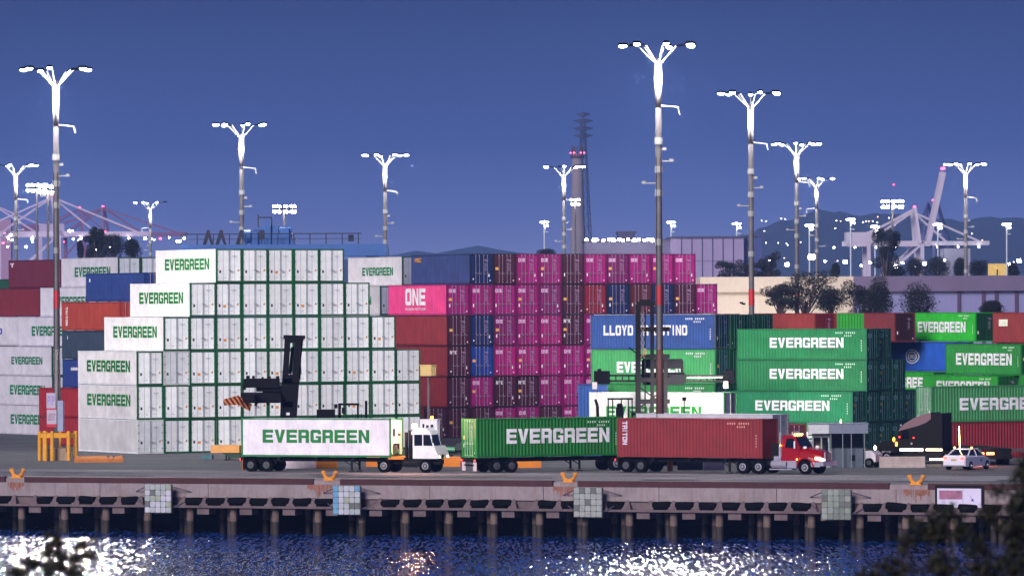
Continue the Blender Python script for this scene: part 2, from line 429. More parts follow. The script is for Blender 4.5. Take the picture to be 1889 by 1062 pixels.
def container(P, th, label, group, rgb, kind='dry', H=HC, L=CL, frame=None, endrgb=None, door=None, near='door', text=None, dtext=None,
              rods=(150, 134, 152), v=0, numbers=None, cat='shipping container'):
    """P = world position of local origin (near-left bottom corner of the door end), th = heading of the door end's width"""
    frame = frame or tuple(int(c * 0.92) for c in rgb); endrgb = endrgb or frame; door = door or rgb
    jr = random.Random(label); P = Vector(P) + longdir(th) * jr.uniform(-0.10, 0.06) + rowdir(th) * jr.uniform(-0.012, 0.012)      # nobody stacks them dead straight
    root = empty('shipping_container', P, th, label, cat, group)
    def put(name, me, par, lb=None):
        o = bpy.data.objects.new(name, me); C.objects.link(o); o.parent = par
        if lb: o['label'] = lb
        return o
    put('shell', cached(('s', kind, H, L, rgb, near), lambda: m_shell(kind, H, L, rgb, near)), root)
    put('frame', cached(('f', kind, H, L, frame, endrgb), lambda: m_frame(kind, H, L, frame, endrgb)), root)
    if near == 'door':
        for s in (0, 1):
            d = put('door', cached(('d', kind, H, door, s), lambda: m_door(kind, H, door, s)), root)
            xs = (0.60, 0.98) if s == 0 else (CW - 0.98, CW - 0.60)
            if kind == 'reefer': xs = (1.17,) if s == 0 else (1.27,)
            for x in xs: put('lock_rod', cached(('r', kind, H, rods, x), lambda: m_rod(kind, H, rods, x)), d)
        put('markings', cached(('k', kind, H, v), lambda: m_decals(kind, H, v)), root)
    elif near == 'unit':
        put('cooling_unit', cached(('u', H), lambda: m_reefer_unit(H)), root)
    if text:
        for t in (text if isinstance(text, list) else [text]):
            put('lettering', cached(('t', H, L) + t, lambda: m_side_text(H, L, *t)), root)
    if dtext:
        t, rgbt = dtext
        def f():
            m = MB(); m.use(mat('lettering_%d_%d_%d' % rgbt, rgbt, rough=0.6, var=0.05, scale=3))
            letters(m, t, (0.24, 0.018, H - 0.78), (1, 0, 0), (0, 0, 1), 0.74, 0.34); return m.mesh('lettering')
        put('lettering', cached(('dt', t, H, rgbt), f), root)
    if numbers: put('markings', cached(('n', H, L) + numbers, lambda: m_numbers(H, L, *numbers)), root)
    return root
ORD = ['first', 'second', 'third', 'fourth', 'fifth', 'sixth', 'seventh', 'eighth', 'ninth', 'tenth', 'eleventh', 'twelfth', 'thirteenth', 'fourteenth', 'fifteenth']
TIER = {1: 'bottom', 2: 'second lowest', 3: 'third lowest', 4: 'fourth lowest', 5: 'second highest', 6: 'top'}

GRN = (12, 128, 58); GRNTXT = (0, 122, 50); WHT = (232, 230, 236); REEF = (216, 212, 214); DGRN = (8, 72, 44)
EVT = lambda side, yc, zc, w, h, rgb: (side, 'EVERGREEN', yc, zc, w, h, rgb)
MAG = (162, 8, 116); MAROON = (74, 16, 42); NAVY = (10, 38, 96)

# tall block of white refrigerated containers, doors towards the quay
thW = R(29)
OW = gp(254, 837)
pitch = CW + 0.045
r0 = {1: (0, 10), 2: (0, 10), 3: (0, 10), 4: (1, 9), 5: (2, 8), 6: (3, 7)}
names6 = {1: 'bottom', 2: 'second', 3: 'third', 4: 'fourth', 5: 'fifth', 6: 'top'}
k = 0
for t, (a, b) in r0.items():
    for c in range(a, b + 1):
        k += 1
        P = OW + rowdir(thW) * (c * pitch) + Vector((0, 0, (t - 1) * (HC + 0.012)))
        first = c == a
        txt = EVT(-1, 0.48, 0.56, 8.9, 0.98, (0, 112, 28)) if (first and t > 1) else None
        if first:
            lb = ('plain unlettered white reefer container at the foot of the white wall beside the yellow posts' if t == 1 else
                  'white reefer container with green side lettering, left end of the white wall %s tier' % names6[t])
        else:
            lb = 'white reefer container, %s from the left in the %s tier of the white wall' % (ORD[c - a], names6[t])
        grey = (t == 1 and c == 0) or (t == 3 and c == 1)
        container(P, thW, lb, 'white reefer containers in the tall stack', (208, 206, 208) if grey else REEF, kind='reefer', frame=(222, 222, 226),
                  endrgb=(200, 200, 200) if (t == 3 and c == 1) or (t == 1 and c == 0) else (6, 84, 40), door=(214, 216, 222) if grey else (244, 246, 250), text=txt, v=(k * 7 + t) % 6)
# magenta block
thM = R(28.3)
OM = gp(826, 808)
pm = CW + 0.035
M_, D_, N_, B_, RR, BR = 'magenta', 'dark maroon', 'navy blue', 'bright blue', 'crimson', 'brown maroon'
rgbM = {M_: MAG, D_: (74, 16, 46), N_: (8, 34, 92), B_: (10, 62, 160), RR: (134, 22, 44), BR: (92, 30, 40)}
rows = {6: (1, [N_, D_, M_, M_, D_, M_, M_, M_, M_, M_]),
        5: (0, [M_, M_, M_, M_, M_, D_, RR, N_, BR, N_, D_, M_]),
        4: (0, [D_, N_, M_, M_, M_, D_, M_, D_, M_, M_, M_, M_, M_]),
        3: (0, [D_, B_, M_, M_, M_, M_, M_]),
        2: (0, [D_, M_, D_, D_, M_, M_, M_]),
        1: (-1, [D_, D_, D_, M_, M_, D_, M_, M_])}
k = 0
for t, (a, cols) in rows.items():
    for i, cn in enumerate(cols):
        c = a + i; k += 1
        P = OM + rowdir(thM) * (c * pm) + Vector((0, 0, (t - 1) * (HC + 0.008)))
        rgb = rgbM[cn]; shellrgb = rgb; txt = None; dt = None; door = rgb
        lb = '%s container, %s from the left in the %s tier of the magenta wall' % (cn, ORD[i], names6[t])
        if cn == M_:
            dt = ('ONE', (236, 190, 226))
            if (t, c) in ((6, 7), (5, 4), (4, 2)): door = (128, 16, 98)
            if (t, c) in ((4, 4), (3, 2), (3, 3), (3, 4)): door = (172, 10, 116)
        elif cn == D_ and (t, c) in ((3, 0), (2, 2), (2, 3), (4, 5)): dt = ('NYK', (235, 225, 235))
        if i == 0:
            if t == 6: shellrgb = (44, 62, 112); txt = (-1, 'MSC', 0.88, 0.82, 1.4, 0.4, (220, 150, 60)); lb = 'slate blue container with small orange letters at the left end of the magenta wall top'
            if t == 5: shellrgb = (240, 70, 140); txt = [(-1, 'ONE', 0.53, 0.60, 4.2, 1.6, (246, 232, 242)), (-1, 'OCEAN NETWOR', 0.53, 0.2, 4.2, 0.2, (246, 232, 242))]; lb = 'bright pink container with large white three letter logo on its long side'
            if t == 4: shellrgb = (134, 42, 48); lb = 'brick red sided container directly under the bright pink lettered one'  # sides of these three redder than their doors, brighter light painted in
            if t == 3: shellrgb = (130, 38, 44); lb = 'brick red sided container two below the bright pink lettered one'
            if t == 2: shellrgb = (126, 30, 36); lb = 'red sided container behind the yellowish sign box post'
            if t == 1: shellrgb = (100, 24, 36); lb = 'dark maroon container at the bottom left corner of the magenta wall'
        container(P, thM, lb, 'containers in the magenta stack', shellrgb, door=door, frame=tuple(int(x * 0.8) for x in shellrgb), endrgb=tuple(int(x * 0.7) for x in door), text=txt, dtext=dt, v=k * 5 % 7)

# white reefers standing behind, between the white and the magenta blocks
thB = R(28)
for t, px, py in ((6, 742, 797), (5, 702, 797)):
    P = gp(px, py) + Vector((0, 0, (t - 1) * (HC + 0.01)))
    P = at(px, 570, P.y); P.z = (t - 1) * (HC + 0.01)
    container(P, thB, 'white reefer container with green lettering between the white and slate blue containers' if t == 6 else 'white reefer container end showing between the white wall and the pink container',
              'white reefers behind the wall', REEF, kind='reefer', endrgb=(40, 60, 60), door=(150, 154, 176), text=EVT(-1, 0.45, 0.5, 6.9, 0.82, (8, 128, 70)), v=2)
for t in range(1, 5):
    P = at(690, 570, gp(690, 797).y); P.z = (t - 1) * (HC + 0.01)
    container(P, thB, 'white reefer hidden low behind the white wall, %s tier' % names6[t], 'white reefers behind the wall', REEF, kind='reefer', v=1)

def one(px, py, t, th, label, rgb, H=HC, group=None, gap=0.01, **kw):
    """container whose door-end left corner stands over photo pixel px, with its stack's foot at py"""
    P = gp(px, py); P.z = (t - 1) * (H + gap)
    return container(P, th, label, group, rgb, H=H, **kw)
# left: standard height boxes close behind the white wall
gA = 'mixed containers left of the white wall'
one(267, 824, 6, R(30), 'royal blue container on top of the stack left of the white wall', (26, 54, 118), H=ST, group=gA, text=(-1, '1', 0.93, 0.75, 0.8, 0.3, WHT), v=1)
one(222, 824, 5, R(30), 'orange red container with slanted white letters down its left edge', (156, 54, 36), H=ST, group=gA, text=(-1, 'TRITON', 0.91, 0.5, 1.7, 0.42, WHT, True), v=2)
one(222, 824, 4, R(30), 'dark teal grey container under the orange red one', (40, 58, 76), H=ST, group=gA, text=(-1, '1', 0.9, 0.75, 0.5, 0.3, (220, 200, 210)), v=3)
one(222, 824, 3, R(30), 'navy container with tiny white letters, left of the white wall', (22, 48, 112), H=ST, group=gA, text=(-1, 'HMM', 0.78, 0.66, 1.7, 0.3, WHT), v=4)
one(178, 824, 2, R(30), 'red container behind the yellow posts, upper of two', (150, 26, 34), H=ST, group=gA, v=5)
one(178, 824, 1, R(30), 'red container behind the yellow posts, lower of two', (140, 24, 34), H=ST, group=gA, v=5)
one(222, 824, 2, R(30), 'red container wedged behind the left end of the white wall, upper', (140, 26, 34), H=ST, group=gA, v=5)
one(222, 824, 1, R(30), 'red container wedged behind the left end of the white wall, lower', (140, 26, 34), H=ST, group=gA, v=5)
for t in range(1, 6): one(267, 823, t, R(30), 'dark container hidden behind the orange red one, tier %s' % names6[t], (60, 40, 46), H=ST, group=gA, v=5)
gB = 'white reefers far left'
for t, px, lb in ((6, 220, 'top white reefer far left, half covered by the royal blue container'), (5, 180, 'white reefer behind the lamp mast, cut off by the royal blue container'),
                  (4, 138, 'white reefer just below, its green letters crossed by the lamp mast'), (3, 97, 'dusty white reefer far left with thinner green letters, topmost of three'),
                  (2, 98, 'white reefer far left, middle of three above the red container'), (1, 98, 'white reefer far left standing on the ground beside the red container')):
    one(px, 803, t, R(32), lb, (206, 202, 212), group=gB, kind='reefer', endrgb=(10, 70, 44), door=(206, 210, 222), text=EVT(-1, 0.45, 0.52, 7.6 if t != 3 else 6.8, 0.95 if t != 3 else 0.75, (8, 110, 64)), v=2)
for i in range(1, 3):
    P = gp(220, 803) + rowdir(R(32)) * (i * pitch); P.z = 5 * (HC + 0.01)
    container(P, R(32), 'white reefer showing its doors above the royal blue container, %s' % ('left' if i == 1 else 'right'), gB, REEF, kind='reefer', endrgb=(10, 70, 44), door=(206, 210, 222), v=3)
gC = 'dark containers at the left edge'
one(117, 796, 6, R(32), 'dark maroon container at the far left top with one pale letter', (92, 22, 44), group=gC, door=(16, 12, 16), text=(-1, 'T', 0.93, 0.82, 0.9, 0.42, (220, 200, 215)), v=4)
one(75, 796, 5, R(32), 'dark red container cut by the left edge of the photo', (112, 24, 38), group=gC, door=(14, 12, 18), v=4)
one(36, 796, 4, R(32), 'white container at the left edge showing one blue letter', (206, 202, 212), group=gC, kind='reefer', door=(60, 60, 70), text=(-1, 'O', 0.36, 0.5, 0.9, 0.62, (60, 60, 160)), v=4)
one(-5, 796, 3, R(32), 'dark container beyond the left edge, third tier', (40, 30, 40), group=gC, v=4)
for t in (1, 2): one(-5, 796, t, R(32), 'dark container beyond the left edge, tier %s' % names6[t], (40, 30, 40), group=gC, v=4)
one(25, 788, 6, R(32), 'dark green container just showing at the left edge', (10, 70, 50), group=gC, H=ST, v=4)

# middle right block, long sides towards the quay
th1 = R(58)
O1 = gp(1321, 836)
sides1 = {4: ('sky blue container with white two word lettering, behind the tall lifting mast', (30, 74, 146), (-1, 'LLOYD TRIESTINO', 0.56, 0.55, 8.2, 0.86, WHT)),
          3: ('light green container with white lettering under the sky blue one', (56, 156, 84), EVT(-1, 0.53, 0.48, 6.4, 0.92, WHT)),
          2: ('green container mostly hidden behind the raised white one', (36, 140, 64), None), 1: ('green container at the foot behind the raised white one', (26, 110, 60), None)}
for t, (lb, rgb, tx) in sides1.items():
    P = O1 + Vector((0, 0, (t - 1) * (HC + 0.008)))
    container(P, th1, lb, 'containers stacked behind the tall lifting machine', rgb, door=(8, 30, 60) if t == 4 else DGRN, rods=(50, 80, 110), endrgb=(70, 70, 80) if t == 4 else (20, 90, 50), text=tx, v=t, numbers=(-1, WHT))  # door ends darker than the long sides, their shade put into the colour
for c in (1, 2, 3):
    for t in (4, 3, 2, 1):
        P = O1 + rowdir(th1) * (c * pm) + Vector((0, 0, (t - 1) * (HC + 0.008)))
        container(P, th1, 'dark green doors, %s column right of the sky blue container, %s tier' % (ORD[c - 1], names6[t]), 'containers stacked behind the tall lifting machine',
                  (10, 90, 54), door=(8, 64, 46), v=1, rods=(40, 96, 78))  # darker doors carry the shade of the end faces in their paint
P = O1 + longdir(th1) * 0.6 + rowdir(th1) * (-0.4)
one(1312, 818, 4, th1, 'pale grey container peeking out behind the sky blue one', (196, 200, 210), group='containers stacked behind the tall lifting machine', v=2)

# right block of green containers
th2 = R(60)
O2 = gp(1574, 838)
p2 = CW + 0.03
lay = {4: (1, 2), 3: (1, 3), 2: (0, 4), 1: (0, 4)}
tn = {4: 'top', 3: 'third', 2: 'second', 1: 'bottom'}
for t, (a, b) in lay.items():
    for c in range(a, b + 1):
        P = O2 + rowdir(th2) * (c * p2) + Vector((0, 0, (t - 1) * (ST + 0.008)))
        first = c == a
        lb = ('green container with white lettering, left end of %s tier of the right green block' % tn[t]) if first else 'dark green container doors, %s from the left in the %s tier of the green block' % (ORD[c - a], tn[t])
        container(P, th2, lb, 'green containers in the right block', (14, 126, 68) if t != 2 else (10, 128, 78), H=ST, door=(18, 104, 74), endrgb=(14, 96, 66),  # doors a darker green than the sides, shade of that face painted in
                  text=EVT(-1, 0.46, 0.55, 6.9, 0.84, WHT) if first else None, v=2 * (c % 2), numbers=(-1, (190, 230, 205)) if first else None, dtext=('O', (150, 200, 190)), rods=(60, 110, 100))
# far right rows
gR = 'containers in the rear row at right'
thR = R(30)
def rr(px, t, lb, rgb, foot=794, **kw):  # darker door colours passed here hold the shade of the end faces
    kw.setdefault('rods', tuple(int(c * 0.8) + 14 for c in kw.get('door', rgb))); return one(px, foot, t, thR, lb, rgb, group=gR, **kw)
rr(1505, 4, 'brick red container left of the bright green end wall', (142, 50, 42), door=(104, 18, 26), v=1)
P = gp(1545, 815) ; P.z = 3 * (HC + 0.01)
container(P, R(-3.6), 'bright lime green container showing its ribbed end wall', gR, (18, 160, 26), near='front', L=6.06)  # lamp brightness on this end is put into the lime paint
rr(1652, 4, 'maroon container between the lime end wall and the bright green lettered one', (122, 40, 46), door=(50, 12, 26), v=2)
rr(1800, 4, 'bright green container with white lettering, highest at the right', (26, 168, 30), door=(4, 62, 26), text=EVT(-1, 0.48, 0.5, 8.3, 1.05, WHT), numbers=(-1, (200, 240, 200)), v=2)
rr(1842, 4, 'black container end beside the bright green lettered one', (20, 10, 16), door=(16, 8, 14), foot=793, v=3)  # fills the dark gap between the stacks with a near-black box
rr(1973, 4, 'brick red container with a white patch at the right edge', (134, 42, 40), foot=806, text=(-1, '-', 0.86, 0.66, 2.4, 3.2, (226, 226, 206)), v=3)
rr(1758, 3, 'royal blue container with a round white emblem', (16, 78, 176), door=(6, 20, 66), text=(-1, 'EMBLEM', 0.58, 0.5, 2.4, 1.45, WHT), v=3)
rr(1885, 3, 'mid green container with white lettering beside the royal blue one', (24, 126, 44), foot=808, door=(4, 62, 26), text=EVT(-1, 0.49, 0.5, 9.0, 1.1, WHT), numbers=(-1, (200, 240, 200)), v=3)
rr(1722, 2, 'green container half hidden, only its last letters showing', (26, 150, 32), door=(4, 62, 26), text=EVT(-1, 0.42, 0.62, 8.6, 1.05, WHT), v=3)
rr(1840, 2, 'green container with white lettering above the pale green one', (24, 146, 34), foot=808, door=(8, 84, 28), text=EVT(-1, 0.46, 0.62, 8.6, 1.05, WHT), numbers=(-1, (200, 240, 200)), v=3)
rr(1960, 2, 'green container at the right edge, second tier', (24, 126, 44), door=(8, 84, 28), v=3)
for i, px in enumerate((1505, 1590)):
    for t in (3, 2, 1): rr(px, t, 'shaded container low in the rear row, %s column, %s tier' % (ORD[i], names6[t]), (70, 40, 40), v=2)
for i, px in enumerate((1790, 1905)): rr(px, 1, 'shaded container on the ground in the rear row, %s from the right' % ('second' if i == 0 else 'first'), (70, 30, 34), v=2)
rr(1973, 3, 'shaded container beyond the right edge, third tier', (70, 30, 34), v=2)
# near right pair, long sides receding to the right
th4 = R(-63)
g4 = gp(1721, 846)
for t, rgb, lb in ((2, (64, 142, 84), 'faded pale green container with large white lettering at the right edge'), (1, (132, 26, 38), 'dark red container on the ground under the faded pale green one')):
    P = g4 - rowdir(th4) * CW; P.z = (t - 1) * HC + (0.0)
    container(P, th4, lb, 'two near containers at the right edge', rgb, door=(96, 140, 110) if t == 2 else (90, 20, 30), text=EVT(1, 0.56, 0.5, 8.4, 0.98, WHT) if t == 2 else None, v=5, rods=(150, 180, 160))

# blue and maroon boxes near the trucks
one(1067, 842, 2, R(-1), 'light blue container end behind the raised white container', (36, 84, 160), group=None, near='front')
one(1067, 842, 1, R(-1), 'blue container end on the ground behind the green trailer load', (36, 84, 160), group=None, near='front')
P = gp(1432, 850)
container(P, R(8), 'dark maroon container doors behind the red tractor', None, (120, 22, 32), door=(84, 20, 34), frame=(110, 20, 30), H=HC, dtext=('NYK', (220, 200, 210)), v=1)
P = P + Vector((0, 0, HC + 0.01))
# ---------------------------------------------------------------- ground, quay, water
QA = R(21)
QU = Vector((math.cos(QA), -math.sin(QA), 0)); QN = Vector((-math.sin(QA), -math.cos(QA), 0))   # along the edge to the right, outwards over the water
Q0 = gp(944, 888)
QT = Matrix.Translation(Q0) @ Matrix(((QU.x, QN.x, 0, 0), (QU.y, QN.y, 0, 0), (0, 0, 1, 0), (0, 0, 0, 1)))   # local x along, y outwards, z up
QRZ = math.atan2(QU.y, QU.x)
def qx(px):      # distance along the quay of the face seen at photo column px
    u, v = unroll(px, 900); k = u / F
    # X/Y = k ; X = Q0.x + QU.x*t ; Y = Q0.y + QU.y*t
    return (k * Q0.y - Q0.x) / (QU.x - k * QU.y)
def asphalt(name, rgb, var, bscale, rough=0.85):
    m = mat(name, rgb, rough=rough, var=var, scale=0.25, streak=0, bump=0.2)
    n, l = m.node_tree.nodes, m.node_tree.links
    b = n['Principled BSDF']; src = b.inputs['Base Color'].links[0].from_socket
    t = n.new('ShaderNodeTexCoord'); f = n.new('ShaderNodeTexNoise'); f.inputs['Scale'].default_value = bscale; f.inputs['Detail'].default_value = 3
    mp = n.new('ShaderNodeMapping'); mp.inputs['Rotation'].default_value = (0, 0, QA); mp.inputs['Scale'].default_value = (0.012, 0.8, 1)
    w2 = n.new('ShaderNodeTexNoise'); w2.inputs['Scale'].default_value = 1.0; w2.inputs['Detail'].default_value = 7
    l.new(t.outputs['Object'], mp.inputs[0]); l.new(mp.outputs[0], w2.inputs['Vector']); l.new(t.outputs['Object'], f.inputs['Vector'])
    ma = n.new('ShaderNodeMath'); ma.operation = 'MULTIPLY'; l.new(f.outputs[0], ma.inputs[0]); l.new(w2.outputs[0], ma.inputs[1])
    mr = n.new('ShaderNodeMapRange'); mr.inputs[1].default_value = 0.12; mr.inputs[2].default_value = 0.42; mr.inputs[3].default_value = 0.32; mr.inputs[4].default_value = 1.4
    l.new(ma.outputs[0], mr.inputs[0])
    s = n.new('ShaderNodeVectorMath'); s.operation = 'SCALE'; l.new(src, s.inputs[0]); l.new(mr.outputs[0], s.inputs[3]); l.new(s.outputs[0], b.inputs['Base Color'])
    return m
m = MB(); m.use(asphalt('asphalt', (88, 88, 92), 0.2, 6)); m.T = QT
m.poly([(-4000, -0.6, 0), (4000, -0.6, 0), (4000, -8500, 0), (-4000, -8500, 0)])
tag(m.build('ground'), kind='structure')
m = MB(); m.use(asphalt('apron_concrete', (140, 136, 142), 0.22, 5)); m.T = QT
m.poly([(-400, -0.6, 0.006), (400, -0.6, 0.006), (400, -19.5, 0.006), (-400, -19.5, 0.006)])
tag(m.build('road'), kind='structure')
m = MB(); m.use(mat('joint', (66, 62, 66), var=0.1)); m.T = QT
for i in range(-30, 31): m.box((i * 12 - 0.03, -19.4, 0.007), (i * 12 + 0.03, -0.7, 0.011))
for y in (-7.0, -13.2): m.box((-390, y - 0.04, 0.012), (390, y + 0.04, 0.016))
m.use(mat('tyre_marks', (84, 80, 86), rough=0.8, var=0.35, scale=0.8))
rg = random.Random(12)
for i in range(46):
    x = rg.uniform(-70, 60); y = -rg.uniform(2.2, 18.8); L_ = rg.uniform(5, 26); s_ = rg.uniform(-0.03, 0.03); w_ = rg.uniform(0.14, 0.3)
    for o_ in (0, 2.0):
        if -19.2 < y - o_ < -1 and -19.2 < y - o_ + s_ * L_ < -1: m.poly([(x, y - o_, 0.018 + i * 0.0006), (x + L_, y - o_ + s_ * L_, 0.018 + i * 0.0006), (x + L_, y - o_ + s_ * L_ + w_, 0.018 + i * 0.0006), (x, y - o_ + w_, 0.018 + i * 0.0006)])
m.use(mat('repair_patch', (94, 88, 94), rough=0.9, var=0.25, scale=1))
for i in range(12):
    x = rg.uniform(-60, 50); y = -rg.uniform(3, 15); m.box((x, y, 0.046), (x + rg.uniform(2, 7), y + rg.uniform(1.2, 3), 0.05 + i * 0.0004))
tag(m.build('pavement_joints'), kind='structure')

WAVX, WAVY = 1.0, 1.7
def water_mat():
    m = bpy.data.materials.new('water'); m.use_nodes = True
    n, l = m.node_tree.nodes, m.node_tree.links; b = n['Principled BSDF']
    b.inputs['Base Color'].default_value = col(26, 56, 122); b.inputs['Roughness'].default_value = 0.09; b.inputs['IOR'].default_value = 1.33
    # wavelets: the normal is tilted directly by noise so that they stay crisp at this distance
    t = n.new('ShaderNodeTexCoord')
    def noise(sc, det):
        mp = n.new('ShaderNodeMapping'); mp.inputs['Scale'].default_value = sc; mp.inputs['Rotation'].default_value = (0, 0, R(4))
        z = n.new('ShaderNodeTexNoise'); z.inputs['Scale'].default_value = 1.0; z.inputs['Detail'].default_value = det
        l.new(t.outputs['Object'], mp.inputs[0]); l.new(mp.outputs[0], z.inputs['Vector']); return z
    def vm(op, a, b2, sc=None):
        v = n.new('ShaderNodeVectorMath'); v.operation = op
        l.new(a, v.inputs[0])
        if sc is not None: v.inputs[3].default_value = sc
        elif isinstance(b2, tuple): v.inputs[1].default_value = b2
        else: l.new(b2, v.inputs[1])
        return v.outputs[0]
    a1 = vm('MULTIPLY', vm('SUBTRACT', noise((5.5, 0.42, 1), 1.5).outputs['Color'], (0.5, 0.5, 0.5)), (WAVX, WAVY, 0))
    a2 = vm('MULTIPLY', vm('SUBTRACT', noise((0.35, 0.07, 1), 2).outputs['Color'], (0.5, 0.5, 0.5)), (0.06, 0.1, 0))
    nn = vm('NORMALIZE', vm('ADD', vm('ADD', a1, a2), (0, 0, 1)), (0, 0, 0))
    l.new(nn, b.inputs['Normal'])
    return m
WZ = -3.95
m = MB(); m.use(water_mat())
m.poly([(-3000, 60, WZ), (3000, 60, WZ), (3000, 1400, WZ), (-3000, 1400, WZ)])
tag(m.build('water'), kind='structure')
m = MB(); m.use(mat('bank_soil', (70, 66, 50), var=0.3))
m.poly([(-300, -200, 3.0), (300, -200, 3.0), (300, 62, 3.0), (-300, 62, 3.0)]); m.poly([(-300, 62, 3.0), (300, 62, 3.0), (300, 80, -6), (-300, 80, -6)])
tag(m.build('near_bank'), kind='structure')

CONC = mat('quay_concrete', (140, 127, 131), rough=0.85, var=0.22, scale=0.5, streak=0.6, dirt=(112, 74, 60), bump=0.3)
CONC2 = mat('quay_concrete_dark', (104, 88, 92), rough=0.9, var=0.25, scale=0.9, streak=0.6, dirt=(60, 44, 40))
qz = lambda z: z
q = empty('quay', Q0, QRZ); tag(q, kind='structure')
def qlocal(b): return b
X0, X1 = -75, 75
# local frame of the quay: x along, y: +inland (rotate), so outward = -y
m = MB(); m.use(CONC)
edges = [X0]
while edges[-1] < X1: edges.append(edges[-1] + 8.6)
for a, b in zip(edges, edges[1:]):
    m.box((a + 0.02, -0.05, -1.30), (b - 0.02, 0.55, -0.30))
m.box((X0, 0.10, -0.31), (X1, 0.62, -0.004))
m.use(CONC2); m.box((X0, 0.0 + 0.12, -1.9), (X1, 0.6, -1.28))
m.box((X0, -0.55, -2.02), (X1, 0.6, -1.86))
m.build('cap_beam', q)
m = MB(); m.use(mat('bull_rail', (66, 30, 36), rough=0.8, var=0.3, scale=1))
for a, b in ((X0, qx(10)), (qx(46), qx(578)), (qx(628), qx(1020)), (qx(1066), qx(1640)), (qx(1712), X1)):
    m.box((a, -0.10, -0.30), (b, 0.30, 0.10))
m.build('edge_rail', q)
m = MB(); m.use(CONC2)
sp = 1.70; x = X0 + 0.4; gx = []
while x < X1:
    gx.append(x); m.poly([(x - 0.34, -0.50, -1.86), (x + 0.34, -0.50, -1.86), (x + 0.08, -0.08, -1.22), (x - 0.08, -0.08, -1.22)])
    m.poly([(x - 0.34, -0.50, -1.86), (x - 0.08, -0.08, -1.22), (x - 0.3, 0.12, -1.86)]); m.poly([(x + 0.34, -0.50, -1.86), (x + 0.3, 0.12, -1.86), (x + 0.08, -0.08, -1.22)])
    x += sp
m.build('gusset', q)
m = MB(); m.use(mat('void_black', (7, 7, 9), rough=1, var=0.1, spec=0.05)); m.box((X0, 9, -8), (X1, 9.5, -0.8)); m.box((X0, 0.56, -1.0), (X1, 9.4, -0.7))  # darkness under the deck made with black sheets behind the piles
m.build('underdeck_dark', q)

def qworld(x, y, z): return Q0 + QU * x - QN * y + Vector((0, 0, z))     # y inland positive here
# hanging rubber fenders
proto = None; n = 0
PAN = [303, 650, 1094, 1551]
for i, x in enumerate(gx):
    xc = x + sp / 2
    if any(abs(xc - qx(p)) < 1.5 for p in PAN) or not (qx(-30) < xc < qx(1925)): continue
    if random.random() < 0.06: continue
    if proto is None:
        m = MB(); m.use(RUBBER)
        prof = [(0, -0.24), (0.14, -0.22), (0.27, -0.1), (0.30, 0.05), (0.24, 0.2), (0.1, 0.25), (0, 0.25)]
        rings = [[(xx, -a * sc, z * sc) for a, z in prof] for xx, sc in ((-0.64, 0.8), (-0.56, 1), (0, 1.04), (0.56, 1), (0.64, 0.8))]
        m.loft(rings); proto = m.build('rubber_fender'); o = proto
    else:
        o = proto.copy(); C.objects.link(o)
    n += 1
    o.location = qworld(xc, -0.14, -1.58 + random.uniform(-0.05, 0.05)); o.rotation_euler = (random.uniform(-.1, .1), random.uniform(-0.10, 0.10), QRZ)
    o.scale = (random.uniform(0.95, 1.16), 1.05, random.uniform(1.0, 1.25))
    best = min(range(4), key=lambda q_: abs(xc - qx(PAN[q_]))); k_ = max(0, min(14, int(round((abs(xc - qx(PAN[best])) - 1.5) / sp)))); tag(o, 'black rubber fender, %s to the %s of the %s fender panel' % (ORD[k_], 'right' if xc > qx(PAN[best]) else 'left', ['leftmost', 'light blue edged', 'all grey', 'mossy'][best]), 'fender', 'black rubber fenders along the quay face')
# piles
proto = None
mod = 3.36
pm_ = mat('pile_wood', (112, 94, 88), rough=0.9, var=0.35, scale=1.2, streak=0.6, dirt=(50, 38, 34))
x = qx(506) - mod * 8; j = 0
while x < X1 - 8:
    for (dx, dy, dark) in ((0, 0.25, 0), (-0.85, 1.7, 1), (1.1, 3.6, 1)):
        if qx(-20) < x + dx < qx(1920):
            if proto is None:
                m = MB(); m.use(mat('pile_wet', (46, 36, 33), rough=0.7, var=0.4, scale=1.5)); m.tube((0, 0, -7.5), (0, 0, -3.0), 0.28, 0.27, n=12); m.use(pm_); m.tube((0, 0, -3.0), (0, 0, -2.03), 0.27, 0.26, n=12); proto = m.build('wharf_pile', smooth=False); o = proto
            else: o = proto.copy(); C.objects.link(o)
            p = qworld(x + dx + random.uniform(-.08, .08), dy, 0); o.location = p; o.rotation_euler = (0, 0, random.uniform(0, 6))
            o.scale = (1, 1, 1) if not dark else (0.85, 0.85, 1)
            best = min(range(4), key=lambda q_: abs(x + dx - qx(PAN[q_]))); k_ = min(14, int(abs(x + dx - qx(PAN[best])) / mod)); tag(o, '%s quay pile, %s to the %s of the %s fender panel' % (['pale front', 'shaded second row', 'shaded third row'][0 if not dark else (1 if dx < 0 else 2)], ORD[k_], 'right' if x + dx > qx(PAN[best]) else 'left', ['leftmost', 'light blue edged', 'all grey', 'mossy'][best]), 'pile', 'round piles under the quay')
    x += mod
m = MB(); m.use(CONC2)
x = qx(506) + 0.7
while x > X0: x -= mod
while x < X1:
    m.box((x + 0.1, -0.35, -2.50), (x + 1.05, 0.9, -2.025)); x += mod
m.build('pile_cap', q)
